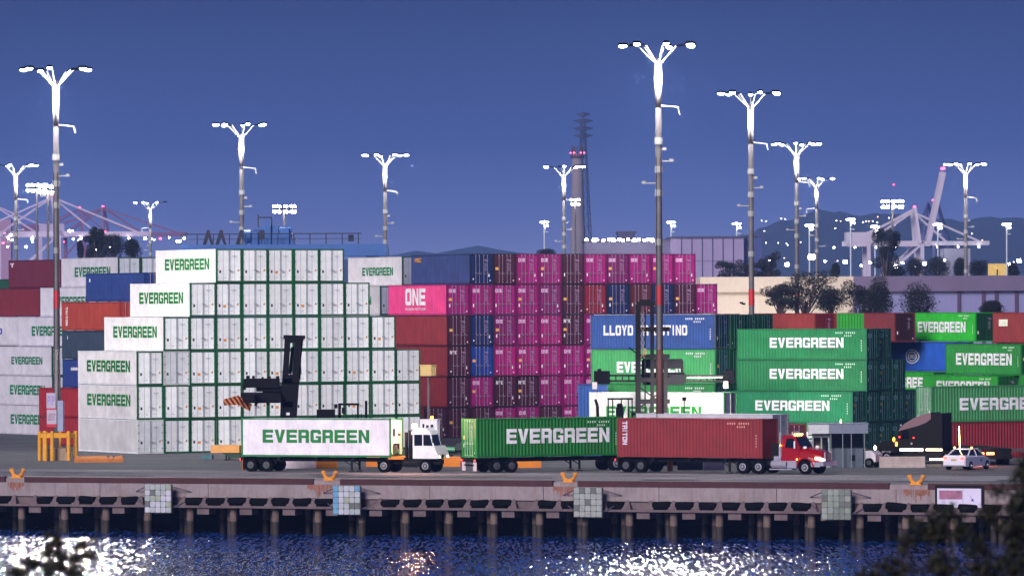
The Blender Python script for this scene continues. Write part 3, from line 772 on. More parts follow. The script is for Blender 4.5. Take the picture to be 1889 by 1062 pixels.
# fender panels
pads = [(178, 178, 190), (160, 166, 168), (120, 150, 176), (150, 158, 142), (100, 104, 110), (188, 184, 200), (96, 160, 190)]
for i, p in enumerate(PAN):
    lb = ['fender panel of pale square pads at the left of the quay', 'fender panel whose left column of pads is light blue', 'fender panel below the green and red trucks, all grey pads', 'mossy grey fender panel right of the red tractor']
    r = empty('fender_panel', qworld(qx(p), -0.6, -1.45), QRZ, lb[i], 'dock fender', 'padded fender panels on the quay face')
    m = MB(); m.use(plain((84, 86, 92), 0.7)); m.box((-1.06, -0.45, -0.95), (1.06, -0.25, 1.12)); m.build('panel_frame', r)
    m = MB(); rr_ = random.Random(40 + i)
    for a in range(5):
        for b in range(5):
            cc = (150, 152, 150) if i == 2 else pads[rr_.choice([0, 1, 1, 5, 3, 0, 5])]
            if i == 1 and (a == 0 or (a == 4 and b == 4)): cc = (96, 150, 186)
            if i == 3: cc = rr_.choice([(128, 136, 126), (140, 146, 140), (112, 120, 112)])
            if rr_.random() < 0.08: cc = (96, 98, 96)
            m.use(mat('pad_%d_%d_%d' % cc, cc, rough=0.7, var=0.2, scale=3, streak=0.3))
            x0 = -1.04 + a * 0.416; z0 = -0.93 + b * 0.41; e = 0.014; s_ = 0.05
            f = [(x0 + e + s_, z0 + e), (x0 + 0.416 - e - s_, z0 + e), (x0 + 0.416 - e, z0 + e + s_), (x0 + 0.416 - e, z0 + 0.41 - e - s_), (x0 + 0.416 - e - s_, z0 + 0.41 - e), (x0 + e + s_, z0 + 0.41 - e), (x0 + e, z0 + 0.41 - e - s_), (x0 + e, z0 + e + s_)]
            m.prism(f, -0.50, -0.45)
    m.build('pads', r)
    m = MB(); m.use(RUBBER)
    for zz in (-0.4, 0.6): m.tube((0, -0.25, zz), (0, 0.55, zz), 0.34, 0.42, n=12)
    m.build('rubber_cone', r)
    for sx in (-1, 1):
        m = MB(); m.use(plain((84, 76, 96), 0.5))
        for zz, z2 in ((0.95, 0.55), (-0.6, 0.1)):
            a = Vector((sx * 1.0, -0.3, zz)); b = Vector((sx * 2.2, 0.5, z2))
            for t in range(9): m.tube(a.lerp(b, t / 9), a.lerp(b, (t + 0.8) / 9), 0.04, n=5)
        m.build('chain', r)
# framed board on the quay face
r = empty('wall_board', qworld(qx(1771), -0.12, -0.95), QRZ, 'white framed board with a small blue arrow mounted on the quay face', 'signboard')
m = MB(); m.use(BLACK); m.box((-1.72, -0.08, -0.95), (1.72, 0.06, 0.95)); m.build('frame', r)
m = MB(); m.use(mat('board_white', (206, 196, 222), var=0.1)); m.box((-1.55, -0.14, -0.78), (1.55, -0.085, 0.74)); m.build('board', r)
m = MB(); m.use(mat('board_faded', (150, 92, 122), var=0.35, scale=2.5)); m.box((-1.40, -0.15, 0.0), (0.22, -0.142, 0.60)); m.build('faded_picture', r)
m = MB(); m.use(plain((150, 140, 170))); m.box((0.25, -0.155, -0.74), (0.28, -0.142, 0.70)); m.use(plain((40, 60, 130))); m.bar((0.75, -0.15, 0.28), (0.98, -0.15, -0.08), 0.05, 0.012); m.poly([(0.98, -0.152, 0.08), (1.04, -0.152, -0.16), (0.82, -0.152, -0.08)]); m.build('arrow', r)
# mooring bitts
YEL = mat('bitt_yellow', (222, 140, 24), rough=0.6, var=0.15, scale=3, streak=0.35)
proto = None
for i, p in enumerate((29, 605, 1047, 1688)):
    lb = ['orange yellow two horned mooring bitt at the far left edge of the quay', 'orange yellow mooring bitt above the rust stain, below the white trailer', 'orange yellow mooring bitt below the green container truck', 'orange yellow mooring bitt below the white sedan'][i]
    cs = [(-0.46, 0.52), (-0.34, 0.22), (-0.12, 0.08), (0.12, 0.08), (0.34, 0.22), (0.46, 0.52)]
    m = MB(); m.use(YEL)
    for a, b in zip(cs, cs[1:]): m.tube((a[0], 0, a[1]), (b[0], 0, b[1]), 0.13, n=8)
    for s in (-1, 1): m.tube((s * 0.44, 0, 0.48), (s * 0.60, 0, 0.60), 0.15, 0.10, n=8); m.tube((s * 0.44, 0, 0.5), (s * 0.36, 0, 0.66), 0.1, 0.07, n=8)
    m.prism([(-0.42, -0.04), (0.42, -0.04), (0.26, 0.2), (-0.26, 0.2)], -0.28, 0.28)
    if proto is None: me = m.mesh('mooring_bitt')
    o = bpy.data.objects.new('mooring_bitt', me); C.objects.link(o); proto = o
    o.location = qworld(qx(p), 0.32, 0.02); o.rotation_euler = (0, 0, QRZ); tag(o, lb, 'bollard', 'mooring bitts along the quay edge')
m = MB(); m.use(mat('rust_stain', (136, 84, 66), rough=0.9, var=0.35, scale=2.5, streak=0.7, dirt=(142, 118, 120)))
rg = random.Random(9)
for p, w_ in ((30, 1.3), (590, 1.9), (1040, 1.6), (1690, 1.8)):
    x = qx(p) - w_ / 2
    while x < qx(p) + w_ / 2:
        e = rg.uniform(0.04, 0.13); f_ = 1 - abs(x - qx(p)) / w_
        m.box((x, -0.0525, -0.34 - rg.uniform(0.35, 0.9) * f_), (x + e * 0.97, -0.049, -0.31)); x += e + (rg.uniform(0, 0.08) if rg.random() < 0.35 else 0)
m.build('rust_stain', q)

# ---------------------------------------------------------------- lamp masts
LENS = glow((255, 250, 238), 30)
POLE = mat('galvanised_pole', (98, 94, 98), rough=0.5, var=0.3, scale=0.4, metal=0.0, streak=0.3)
POLE2 = mat('rusty_pole', (84, 44, 40), rough=0.8, var=0.35, scale=0.4)
MARM = plain((150, 150, 150), 0.5); HOUS = mat('housing_black', (5, 5, 7), rough=1, var=0.05, spec=0.0)
def lamp_mast(px, top, label, power=9000, seed=0, n=7, band=False, lower=False, near=False, H=32.8):
    yh = HZ - ROLL * (px - CX)
    s = (yh - top) / (H - CAMH); D = F / s
    P = at(px, top, D); P.z = 0
    rg = random.Random(seed)
    root = empty('lamp_mast', P, 0, label, 'lamp mast', 'tall lamp masts in the terminal')
    m = MB(); m.use(POLE)
    m.tube((0, 0, 9.0), (0, 0, H - 5.2), 0.27, 0.23, n=14, caps=False)
    m.tube((0, 0, H - 5.2), (0, 0, H - 1.4), 0.23, 0.31, n=14)
    m.use(POLE2 if band else POLE); m.tube((0, 0, 0), (0, 0, 9.0), 0.36, 0.27, n=14)
    m.build('pole', root, smooth=True)
    if near:
        m = MB(); m.use(plain((60, 50, 52), 0.6)); m.tube((0.12, -0.33, 1), (0.15, -0.28, H - 9), 0.045, n=5); m.tube((-0.25, -0.25, 1), (-0.2, -0.22, H - 9), 0.03, n=5); m.build('conduit', root)
    m = MB(); m.use(mat('mast_band', (190, 30, 40), var=0.1)); m.tube((0, 0, 12.4), (0, 0, 13.9), 0.285, 0.28, n=14, caps=False); m.build('painted_band', root)
    lum = []
    for i in range(n):
        a = 2 * math.pi * (i + 0.35 * rg.random()) / n + seed; rr_ = 2.75
        cx, cy = math.cos(a), math.sin(a)
        m = MB(); m.use(MARM); m.bar((cx * 0.22, cy * 0.22, H - 1.75), (cx * 1.55, cy * 1.55, H - 0.42), 0.06); m.use(HOUS); m.bar((cx * 1.5, cy * 1.5, H - 0.42), (cx * rr_, cy * rr_, H - 0.30), 0.07); m.build('arm', root)
        m = MB(); m.use(HOUS); T = Matrix.Translation((cx * rr_, cy * rr_, H - 0.34)) @ Matrix.Rotation(a, 4, 'Z'); m.T = T
        m.loft([[(-0.38, -0.2, 0), (0.42, -0.2, 0), (0.42, 0.2, 0), (-0.38, 0.2, 0)], [(-0.26, -0.13, 0.2), (0.3, -0.13, 0.2), (0.3, 0.13, 0.2), (-0.26, 0.13, 0.2)]])
        h = m.build('luminaire', root)
        if rg.random() < 0.84:
            m = MB(); m.use(LENS); m.T = T; m.ball((0.03, 0, -0.04), 0.25, n=10, m=6, sz=(1.3, 0.8, 0.6)); m.build('lens', h)
    m = MB(); m.use(MARM)
    sgn = 1 if seed % 5 else -1
    m.bar((0, 0, H - 5.0), (1.5 * sgn, 0, H - 5.15), 0.1); m.bar((1.5 * sgn, 0, H - 5.12), (1.62 * sgn, 0, H - 5.7), 0.1); m.build('bracket', root)
    m = MB(); m.use(MARM)
    for zz, L_, sd in ((H - 9.3, 1.1, 1), (H - 11.0, -1.3, 1), (H - 8.4, 0.5, -1)):
        m.bar((0, 0, zz), (L_ * sgn, -0.1, zz), 0.09); m.cbox((L_ * sgn * 0.9, -0.1, zz + 0.05), (0.3, 0.2, 0.22))
    for zz in (H - 8.0, H - 10.2, H - 12, 17): m.tube((0, 0, zz), (0, 0, zz + 0.5), 0.31, n=10)
    m.build('fittings', root)
    if power:
        for i in range(3):
            a = 2 * math.pi * i / 3 + 0.5 + seed
            L = bpy.data.lights.new('lamp_light', 'POINT'); L.energy = power / 3; L.shadow_soft_size = 0.35; L.color = (1.0, 0.96, 0.88)
            o = bpy.data.objects.new('lamp_light', L); C.objects.link(o); o.parent = root
            o.location = (1.7 * math.cos(a), 1.7 * math.sin(a), H - 2.8)
    if near:      # added spot, not one of the head lamps, for the glitter on the water
        L = bpy.data.lights.new('glitter_spot', 'SPOT'); L.energy = 170000; L.spot_size = R(26); L.spot_blend = 1.0; L.shadow_soft_size = 0.4; L.color = (1.0, 0.96, 0.86)
        o = bpy.data.objects.new('glitter_spot', L); C.objects.link(o); o.parent = root; o.location = (0, -2.9, H - 0.6)
        aim = Vector((-P.x * 0.2, -88, -34)); o.rotation_euler = aim.to_track_quat('-Z', 'Y').to_euler()
    return root, P
PW = 4200
mastA, PA = lamp_mast(102.5, 120, 'tall lamp mast rising from the yellow guard posts at left', PW * 2.2, 1, near=True)
mastB, PB = lamp_mast(1214, 75, 'tallest lamp mast, standing behind the red container truck', PW * 2.2, 2, band=True, near=True)
lamp_mast(1384.5, 165, 'lamp mast between the tallest one and the pair at right', PW, 3)
lamp_mast(445, 224, 'lamp mast behind the left part of the white wall', PW, 4)
lamp_mast(1469, 260, 'rust brown lamp mast before the cream warehouse', PW, 6, band=True, n=8)
lamp_mast(710, 281, 'lamp mast behind the right end of the white wall', PW, 7, band=True)
lamp_mast(1040, 303, 'lamp mast just left of the smokestack', PW, 8)
lamp_mast(29, 300, 'short looking lamp mast at the left edge', PW, 9)
lamp_mast(277, 370, 'small distant lamp mast behind the white wall top left', PW * .8, 5, n=6)
lamp_mast(1506, 325, 'slender grey lamp mast right of the rust brown one', PW * .8, 10, n=7)
lamp_mast(1781, 298, 'lamp mast above the right hand containers', PW, 11, n=8)

# clusters of floodlights on distant high masts
def flood(px, top, s, label, rings=2, n=9, H=None, wide=1.3):
    D = F / s; P = at(px, top, D); z = P.z; P = P.copy(); P.z = 0
    r = empty('floodlight_mast', P, 0, label, 'lamp mast', 'distant floodlight masts')
    m = MB(); m.use(POLE); m.tube((0, 0, 0), (0, 0, z), 0.35, 0.2, n=8); m.build('pole', r)
    m = MB(); m.use(HOUS); m.tube((0, 0, z), (0, 0, z + 0.15), wide * 1.05, n=12); m.build('head_ring', r)
    for k in range(rings):
        for i in range(n):
            a = 2 * math.pi * i / n
            m = MB(); m.use(LENS); m.ball((wide * math.cos(a) , wide * math.sin(a), z - 0.5 + k * 1.1), 0.34, n=6, m=4); m.build('flood_lamp', r)
flood(524, 386, 9, 'cluster of white floodlights above the blue gantry', wide=2.1)
flood(1646, 377, 9, 'brightest floodlight cluster on a slender mast at right', wide=2.0)
flood(68, 347, 9, 'floodlight cluster left of the near left mast', wide=1.9)
flood(88, 350, 10, 'floodlight cluster partly behind the near left mast', wide=1.3, n=6)
flood(1061, 373, 7, 'floodlight pair in front of the smokestack', wide=0.9, n=4)
names = ['left of the smokestack', 'right of the tallest mast', 'above the purple box building', 'between the two right masts', 'right of the slender grey mast', 'over the dark eucalyptus', 'in front of the white crane', 'at the far right']
for px, top, nm in zip((1004, 1238, 1359, 1493, 1569, 1614, 1730, 1857), (410, 410, 413, 416, 405, 418, 414, 414), names):
    s = 5.5; D = F / s; P = at(px, top, D); z = P.z; P = P.copy(); P.z = 0
    r = empty('yard_lamp', P, 0, 'small distant yard lamp post ' + nm, 'lamp post', 'small distant yard lamps')
    m = MB(); m.use(plain((200, 205, 215), 0.5)); m.tube((0, 0, 0), (0, 0, z), 0.3, 0.22, n=8); m.bar((0, 0, z - 3.2), (1.3, 0, z - 3.2), 0.25); m.build('pole', r)
    for dx, dz in ((-0.9, 0), (0.9, 0), (0.0, 0.2), (0.9, -1.2)):
        m = MB(); m.use(LENS); m.ball((dx, 0, z + dz), 0.42, n=6, m=4, sz=(1.4, 1, 0.7)); m.build('lamp_head', r)

# gantry crane girder seen over the white wall
BLU = mat('gantry_blue', (40, 88, 156), rough=0.5, var=0.15, scale=0.6)
BLUD = plain((12, 20, 50), 0.6)
sG = 17.0
Dg = F / sG
def gz(py): return at(500, py, Dg).z
PG = at(521, 456, Dg); x0, x1 = (335 - 521) / sG, (712 - 521) / sG
r = empty('gantry_crane', (PG.x, PG.y, 0), R(-2), 'blue gantry crane girder with railings and machinery showing over the white wall', 'gantry crane')
zt = gz(451)
m = MB(); m.use(BLU); m.box((x0, -0.9, zt - 1.3), (x1, 0.9, zt)); m.box((x0, 5.0, zt - 1.3), (x1, 6.4, zt)); m.build('girder', r)
for xx in (x0 + 1.5, x1 - 1.5):
    for yy in (0, 5.7):
        m = MB(); m.use(BLU); m.box((xx - 0.6, yy - 0.6, 0.9), (xx + 0.6, yy + 0.6, zt - 1.3)); m.build('leg', r)
        m = MB(); m.use(RUBBER); m.tube((xx - 0.3, yy, 0.8), (xx + 0.3, yy, 0.8), 0.8, n=14); m.build('wheel', r)
m = MB(); m.use(BLUD)
top = zt + 1.15
x = x0
while x <= x1 - 2.0: m.bar((x, -0.85, zt), (x, -0.85, top), 0.11); x += 1.75
for z in (top, zt + 0.6): m.bar((x0, -0.85, z), (x1 - 2.6, -0.85, z), 0.11 if z == top else 0.06)
m.build('railing', r)
m = MB(); m.use(BLUD)
for xx in (-8.6, -7.2, -5.0, -3.4):
    m.bar((xx, 1, zt), (xx + 0.5, 1, zt + 1.6), 0.35); m.bar((xx + 0.9, 1, zt), (xx + 0.4, 1, zt + 1.6), 0.3)
m.build('cable_rollers', r)
m = MB(); m.use(BLU)
def gx_(p): return (p - 521) / sG
m.box((gx_(475), 0.5, zt), (gx_(498), 2.5, zt + 1.9)); m.box((gx_(500), 0.5, zt), (gx_(536), 3, zt + 1.1)); m.tube((gx_(515), 1.2, zt + 1.35), (gx_(537), 1.2, zt + 1.35), 0.55, n=12)
m.box((gx_(500), 0.6, zt + 1.1), (gx_(513), 2, zt + 2.0)); m.tube((gx_(450), 0.6, zt + 0.9), (gx_(462), 0.6, zt + 0.9), 0.75, n=12); m.box((gx_(462), 0.6, zt), (gx_(476), 2, zt + 0.8))
for p0_, p1_, h_ in ((463, 475, 1.5), (488, 499, 2.3), (520, 533, 1.75), (536, 545, 0.7), (448, 454, 0.6)): m.box((gx_(p0_), 0.2, zt), (gx_(p1_), 1.8, zt + h_))
m.build('machinery', r)
m = MB(); m.use(BLUD)
m.bar((gx_(475), 1, zt + 1.9), (gx_(475), 1, zt + 3.3), 0.12); m.bar((gx_(500), 1, zt + 1.9), (gx_(500), 1, zt + 3.0), 0.12); m.bar((gx_(474), 1, zt + 2.95), (gx_(501), 1, zt + 2.95), 0.14); m.box((gx_(478), 0.48, zt + 0.6), (gx_(494), 0.5, zt + 1.6))
for i in range(6): m.bar((gx_(462 + i * 5), 0.5, zt), (gx_(464 + i * 5), 0.5, zt + 1.5), 0.06)
m.box((gx_(643), -0.3, zt + 0.3), (gx_(653), -0.2, zt + 1.0))
m.build('hoist_frame', r)
for dx, dz in ((gx_(328), 0.4), (gx_(333), 0.4), (gx_(341), 0.7)):
    m = MB(); m.use(LENS); m.ball((dx, -1, zt + dz), 0.13, n=6, m=4); m.build('work_light', r)
# ---------------------------------------------------------------- far background
def fp(px, py, D): return at(px, py, D)
# hills
m = MB(); m.use(mat('hill_scrub', (44, 52, 48), rough=1, var=0.35, scale=0.004))
DH = 6500
prof = [(1180, 470), (1260, 452), (1310, 440), (1350, 424), (1385, 405), (1415, 395), (1450, 390), (1500, 392), (1560, 397), (1620, 402), (1680, 405), (1740, 404), (1800, 402), (1850, 408), (1900, 416), (1990, 425), (2100, 440), (2300, 470)]
rows_ = []
for dd, k in ((0, 0.0), (250, 0.55), (600, 0.85), (900, 1.0), (1500, 0.8), (2200, 0.2)):
    row = []
    for i in range(len(prof) * 6 - 5):
        a = i / 6; j = min(int(a), len(prof) - 2); f = a - j
        px = prof[j][0] * (1 - f) + prof[j + 1][0] * f; py = prof[j][1] * (1 - f) + prof[j + 1][1] * f
        P = at(px, py, DH)
        jit = 1.4 * math.sin(i * 1.1 + dd) + 2.5 * math.sin(i * 0.41) + random.uniform(-1, 1)
        row.append((P.x * (1 + dd / DH), DH - 900 + dd, max(-1, (P.z + jit) * k)))
    rows_.append(row)
for a, b in zip(rows_, rows_[1:]):
    for i in range(len(a) - 1): m.poly([a[i], a[i + 1], b[i + 1], b[i]])
o = m.build('hills', smooth=True); tag(o, kind='structure')
# a low pale ridge left of centre
m = MB(); m.use(MATS['hill_scrub'])
pts = [(560, 478), (700, 470), (760, 458), (800, 463), (840, 455), (880, 448), (920, 456), (960, 462), (1060, 470), (1180, 480)]
rows_ = []
for dd, k in ((0, 0), (300, 0.9), (600, 1), (1200, 0)):
    rows_.append([(at(px, py, 7500).x, 7200 + dd, max(0, at(px, py, 7500).z) * k) for px, py in pts])
for a, b in zip(rows_, rows_[1:]):
    for i in range(len(a) - 1): m.poly([a[i], a[i + 1], b[i + 1], b[i]])
tag(m.build('hills'), kind='structure')
# lights on the hillside and in the far port
def dot(px, py, D, r, mt, group, label, cat='light', name='distant_light'):
    m = MB(); m.use(mt); m.ball((0, 0, 0), r, n=6, m=4); o = m.build(name); o.location = at(px, py, D); tag(o, label, cat, group); return o
WH = glow((255, 246, 225), 5); RD = glow((255, 60, 90), 6); OR = glow((255, 190, 120), 5)
me = None
hl = [(1405, 404), (1413, 405), (1441, 400), (1448, 401), (1543, 404), (1551, 405), (1592, 407), (1598, 405), (1603, 405), (1610, 405), (1618, 407), (1541, 418), (1413, 445), (1436, 445), (1451, 446), (1453, 449), (1477, 444), (1410, 423), (1619, 397), (1640, 399), (1651, 412), (1793, 428), (1812, 440), (1870, 480), (1850, 500), (1835, 484), (1500, 476), (1447, 473), (1545, 478)]
for px, py in hl: dot(px, py + 3, DH - 950 if py < 440 else 3800, 0.62 if py < 440 else 0.4, WH if (px + py) % 4 else OR, 'pinprick lights on the far hills', 'pinprick light on the dark hillside behind the port', name='hill_light')
dot(1649, 341, 6000, 1.0, RD, None, 'lone red warning light high above the floodlight cluster', 'warning light')
# low lit lights on the horizon right and left
for i, px in enumerate((1305, 1395, 1418, 1452, 1522, 1543, 1559, 1589, 1605, 1652, 1665, 1690, 1705, 1742, 1862, 1880)):
    dot(px, 480 + (i * 7) % 13, 2200, 0.5 if i % 3 else 0.95, LENS, 'low yard lights along the horizon', 'low white yard light glaring along the horizon among dark trees', name='yard_light')
dot(1497, 474, 1500, 1.05, LENS, None, 'single round floodlight glaring right of the rust brown mast', 'floodlight', name='floodlight')
for i, px in enumerate((6, 14, 22, 48, 60, 118, 128, 134, 145, 180, 194, 203, 268, 280, 285, 296, 312, 166, 178, 190, 8, 20)):
    dot(px, (448, 455, 443, 455, 446, 446, 426, 426, 443, 426, 427, 455, 440, 441, 442, 440, 438, 462, 461, 426, 430, 434)[i], 2400, 0.34 + 0.25 * (i % 3 == 0), LENS if i % 5 else RD, 'lamps in the far container port at left', 'small bright lamp in the far port behind the left stacks', name='port_light')

# smokestack
s = 4.2; D = F / s; P = at(1066, 460, D); P.z = 0
r = empty('smokestack', P, 0, 'tall grey brown smokestack with red lights round its rim', 'smokestack')
SMK = mat('stack_concrete', (128, 114, 122), rough=0.9, var=0.15, scale=0.05)
zt = at(1066, 283, D).z
m = MB(); m.use(SMK); m.tube((0, 0, 0), (0, 0, at(0, 420, D).z), 3.5, 3.3, n=24); m.tube((0, 0, at(0, 420, D).z), (0, 0, zt), 3.0, 2.4, n=24); m.build('shaft', r, smooth=False)
m = MB(); m.use(plain((60, 44, 56), 0.7)); z2 = at(1066, 270, D).z
for i in range(12):
    a = 2 * math.pi * i / 12; m.bar((2.3 * math.cos(a), 2.3 * math.sin(a), zt - 1), (2.3 * math.cos(a), 2.3 * math.sin(a), z2), 0.6)
m.tube((0, 0, zt - 2), (0, 0, zt - 1), 3.1, n=24); m.build('rim', r)
for i in range(6):
    a = 2 * math.pi * i / 6; m = MB(); m.use(RD); m.ball((3.0 * math.cos(a), 3.0 * math.sin(a), zt + 0.2), 0.36, n=6, m=4); m.build('warning_light', r)
# lattice pylon
D = 2500; s = F / D
P = at(1077, 460, D); P.z = 0
r = empty('pylon', P, R(10), 'tall dark lattice power pylon with three crossarms beside the smokestack', 'pylon')
PY = plain((44, 50, 84), 0.7)
zt = at(1073, 220, D).z; zb = 0
def wd(z): return 8.5 * (1 - z / zt) + 1.6
m = MB(); m.use(PY)
zs = [0, 9, 17, 25, 32, 39, 46, 52, 58, 64, 70, 76, 82, zt]
for a, b in zip(zs, zs[1:]):
    wa, wb = wd(a) / 2, wd(b) / 2
    for sx in (-1, 1):
        for sy in (-1, 1):
            m.bar((sx * wa, sy * wa, a), (sx * wb, sy * wb, b), 0.45)
    for sy in (-1, 1):
        m.bar((-wa, sy * wa, a), (wb, sy * wb, b), 0.25); m.bar((wa, sy * wa, a), (-wb, sy * wb, b), 0.25); m.bar((-wb, sy * wb, b), (wb, sy * wb, b), 0.25)
        m.bar((sy * wa, -wa, a), (sy * wb, wb, b), 0.25)
m.build('lattice', r)
for py in (258, 245, 231, 219):
    z = at(0, py, D).z; L_ = 4.8 if py != 219 else 3.4
    m = MB(); m.use(PY)
    for sx in (-1, 1): m.loft([[(0, -1, z - 0.8), (0, 1, z - 0.8), (0, 1, z + 1.9), (0, -1, z + 1.9)], [(sx * L_, -0.3, z + 0.5), (sx * L_, 0.3, z + 0.5), (sx * L_, 0.3, z + 0.9), (sx * L_, -0.3, z + 0.9)]])
    m.build('crossarm', r)
# purple box building and the lit long building
D = 1500
def building(px0, px1, py0, label, mt, D, depth, name='warehouse', seams=0, cat='building', parts=None, tint=None):
    a, b = at(px0, py0, D), at(px1, py0, D); zt = a.z
    r = empty(name, ((a.x + b.x) / 2, D, 0), 0, label, cat); w2 = (b.x - a.x) / 2
    m = MB(); m.use(mt); m.box((-w2, 0, 0), (w2, depth, zt)); m.build('wall', r)
    m = MB(); m.use(plain((70, 66, 90), 0.8)); m.box((-w2 - 0.3, -0.3, zt), (w2 + 0.3, depth + 0.3, zt + 0.6)); m.build('roof', r)
    if seams:
        m = MB(); m.use(plain((66, 58, 90), 0.8))
        for i in range(1, seams): xx = -w2 + 2 * w2 * i / seams; m.box((xx - 0.15, -0.12, 0), (xx + 0.15, 0.0, zt))
        for i in range(1, 5): m.box((-w2, -0.06, zt * i / 5 - 0.06), (w2, 0.0, zt * i / 5 + 0.06))
        m.build('panel_seams', r)
    return r, w2, zt
building(1238, 1372, 440, 'large pale purple box building with vertical seams', mat('box_purple', (146, 130, 166), var=0.1, scale=0.1), D, 60, 'warehouse', seams=7)
building(1373, 1405, 437, 'dark blue block at the right end of the purple box building', mat('box_blue', (52, 62, 120), var=0.1, scale=0.1), D + 3, 60, 'block_building')
building(1140, 1172, 430, 'small dark rooftop block behind the string of lights', mat('block_dark', (60, 56, 92), var=0.1), D + 40, 20, 'block_building')
building(1078, 1237, 446, 'long low building under a string of lights', mat('low_dark', (84, 78, 108), var=0.2, scale=0.1), D + 10, 30, 'low_building')
for i, px in enumerate((1082, 1096, 1101, 1113, 1124, 1132, 1143, 1149, 1159, 1170, 1178, 1189, 1195, 1203)):
    dot(px, 442 + (i % 2), D - 2, 0.42 if i % 4 != 1 else 0.6, LENS, 'string of lights on the long low building', 'white lamp in the string of lights on the long low building', name='string_light')
# cream warehouse
D = 720
CRM = mat('warehouse_cream', (190, 176, 162), rough=0.8, var=0.08, scale=0.1, streak=0.15)
LAV = mat('warehouse_lavender', (120, 118, 160), rough=0.8, var=0.08, scale=0.1, streak=0.15)
a = at(1296, 511, D); b = at(1990, 513, D)
r = empty('warehouse', (a.x, D, 0), 0, 'long cream to lavender warehouse wall behind the trees at right', 'warehouse')
zt = a.z; W_ = b.x - a.x
m = MB(); m.use(CRM); m.box((0, 0, 0), (W_ * 0.40, 45, zt - 2.1)); m.use(LAV); m.box((W_ * 0.40, 0, 0), (W_, 45, zt - 2.1)); m.build('wall', r)
m = MB(); m.use(CRM); m.box((-0.4, -0.9, zt - 2.1), (W_ * 0.40, 45, zt)); m.use(mat('parapet_mauve', (96, 82, 112), var=0.1, scale=0.3)); m.box((W_ * 0.40, -0.9, zt - 2.1), (W_ + 0.4, 45, zt)); m.build('parapet', r)
m = MB(); m.use(plain((70, 44, 78)))
for px in (1766, 1811, 1835, 1872): xx = at(px, 0, D).x - a.x; m.box((xx - 0.22, -0.25, 0), (xx + 0.22, 0, zt - 2.1))
m.build('downpipe', r)
m = MB(); m.use(BLACK); xx = at(1367, 0, D).x - a.x; zz = at(1367, 560, D).z
m.box((xx - 0.4, -0.04, zz), (xx + 0.1, 0.0, zz + 0.25)); m.box((xx - 0.1, -0.04, zz - 0.15), (xx + 0.4, 0.0, zz + 0.1)); m.build('wall_mark', r)
m = MB(); m.use(plain((214, 180, 96))); z_ = at(1837, 497, 800).z; P = at(1837, 0, 800); m.box((-1.4, -0.1, z_ - 0.9), (1.4, 0.1, z_ + 0.9)); m.bar((0, 0, 0), (0, 0, z_), 0.2)
o = m.build('billboard'); o.location = (P.x, 800, 0); tag(o, 'small yellow board above the warehouse roof at far right', 'sign')
# lamps washing the warehouse wall
for px in (1330, 1430):
    P = at(px, 505, D - 16)
    L = bpy.data.lights.new('wall_light', 'POINT'); L.energy = 1300; L.shadow_soft_size = 0.4; L.color = (1, 0.9, 0.74)
    rr_ = empty('wall_lamp', (P.x, P.y, 0), 0, 'low yard lamp lighting the cream warehouse, %s' % ('left' if px == 1330 else 'right'), 'lamp post')
    m = MB(); m.use(POLE); m.tube((0, 0, 0), (0, 0, 9.0), 0.12, 0.08, n=8); m.build('pole', rr_)
    m = MB(); m.use(LENS); m.ball((0, 0, 9.2), 0.25, n=8, m=5); m.build('lens', rr_)
    o = bpy.data.objects.new('lamp_light', L); C.objects.link(o); o.parent = rr_; o.location = (0, 0.5, 9.2)

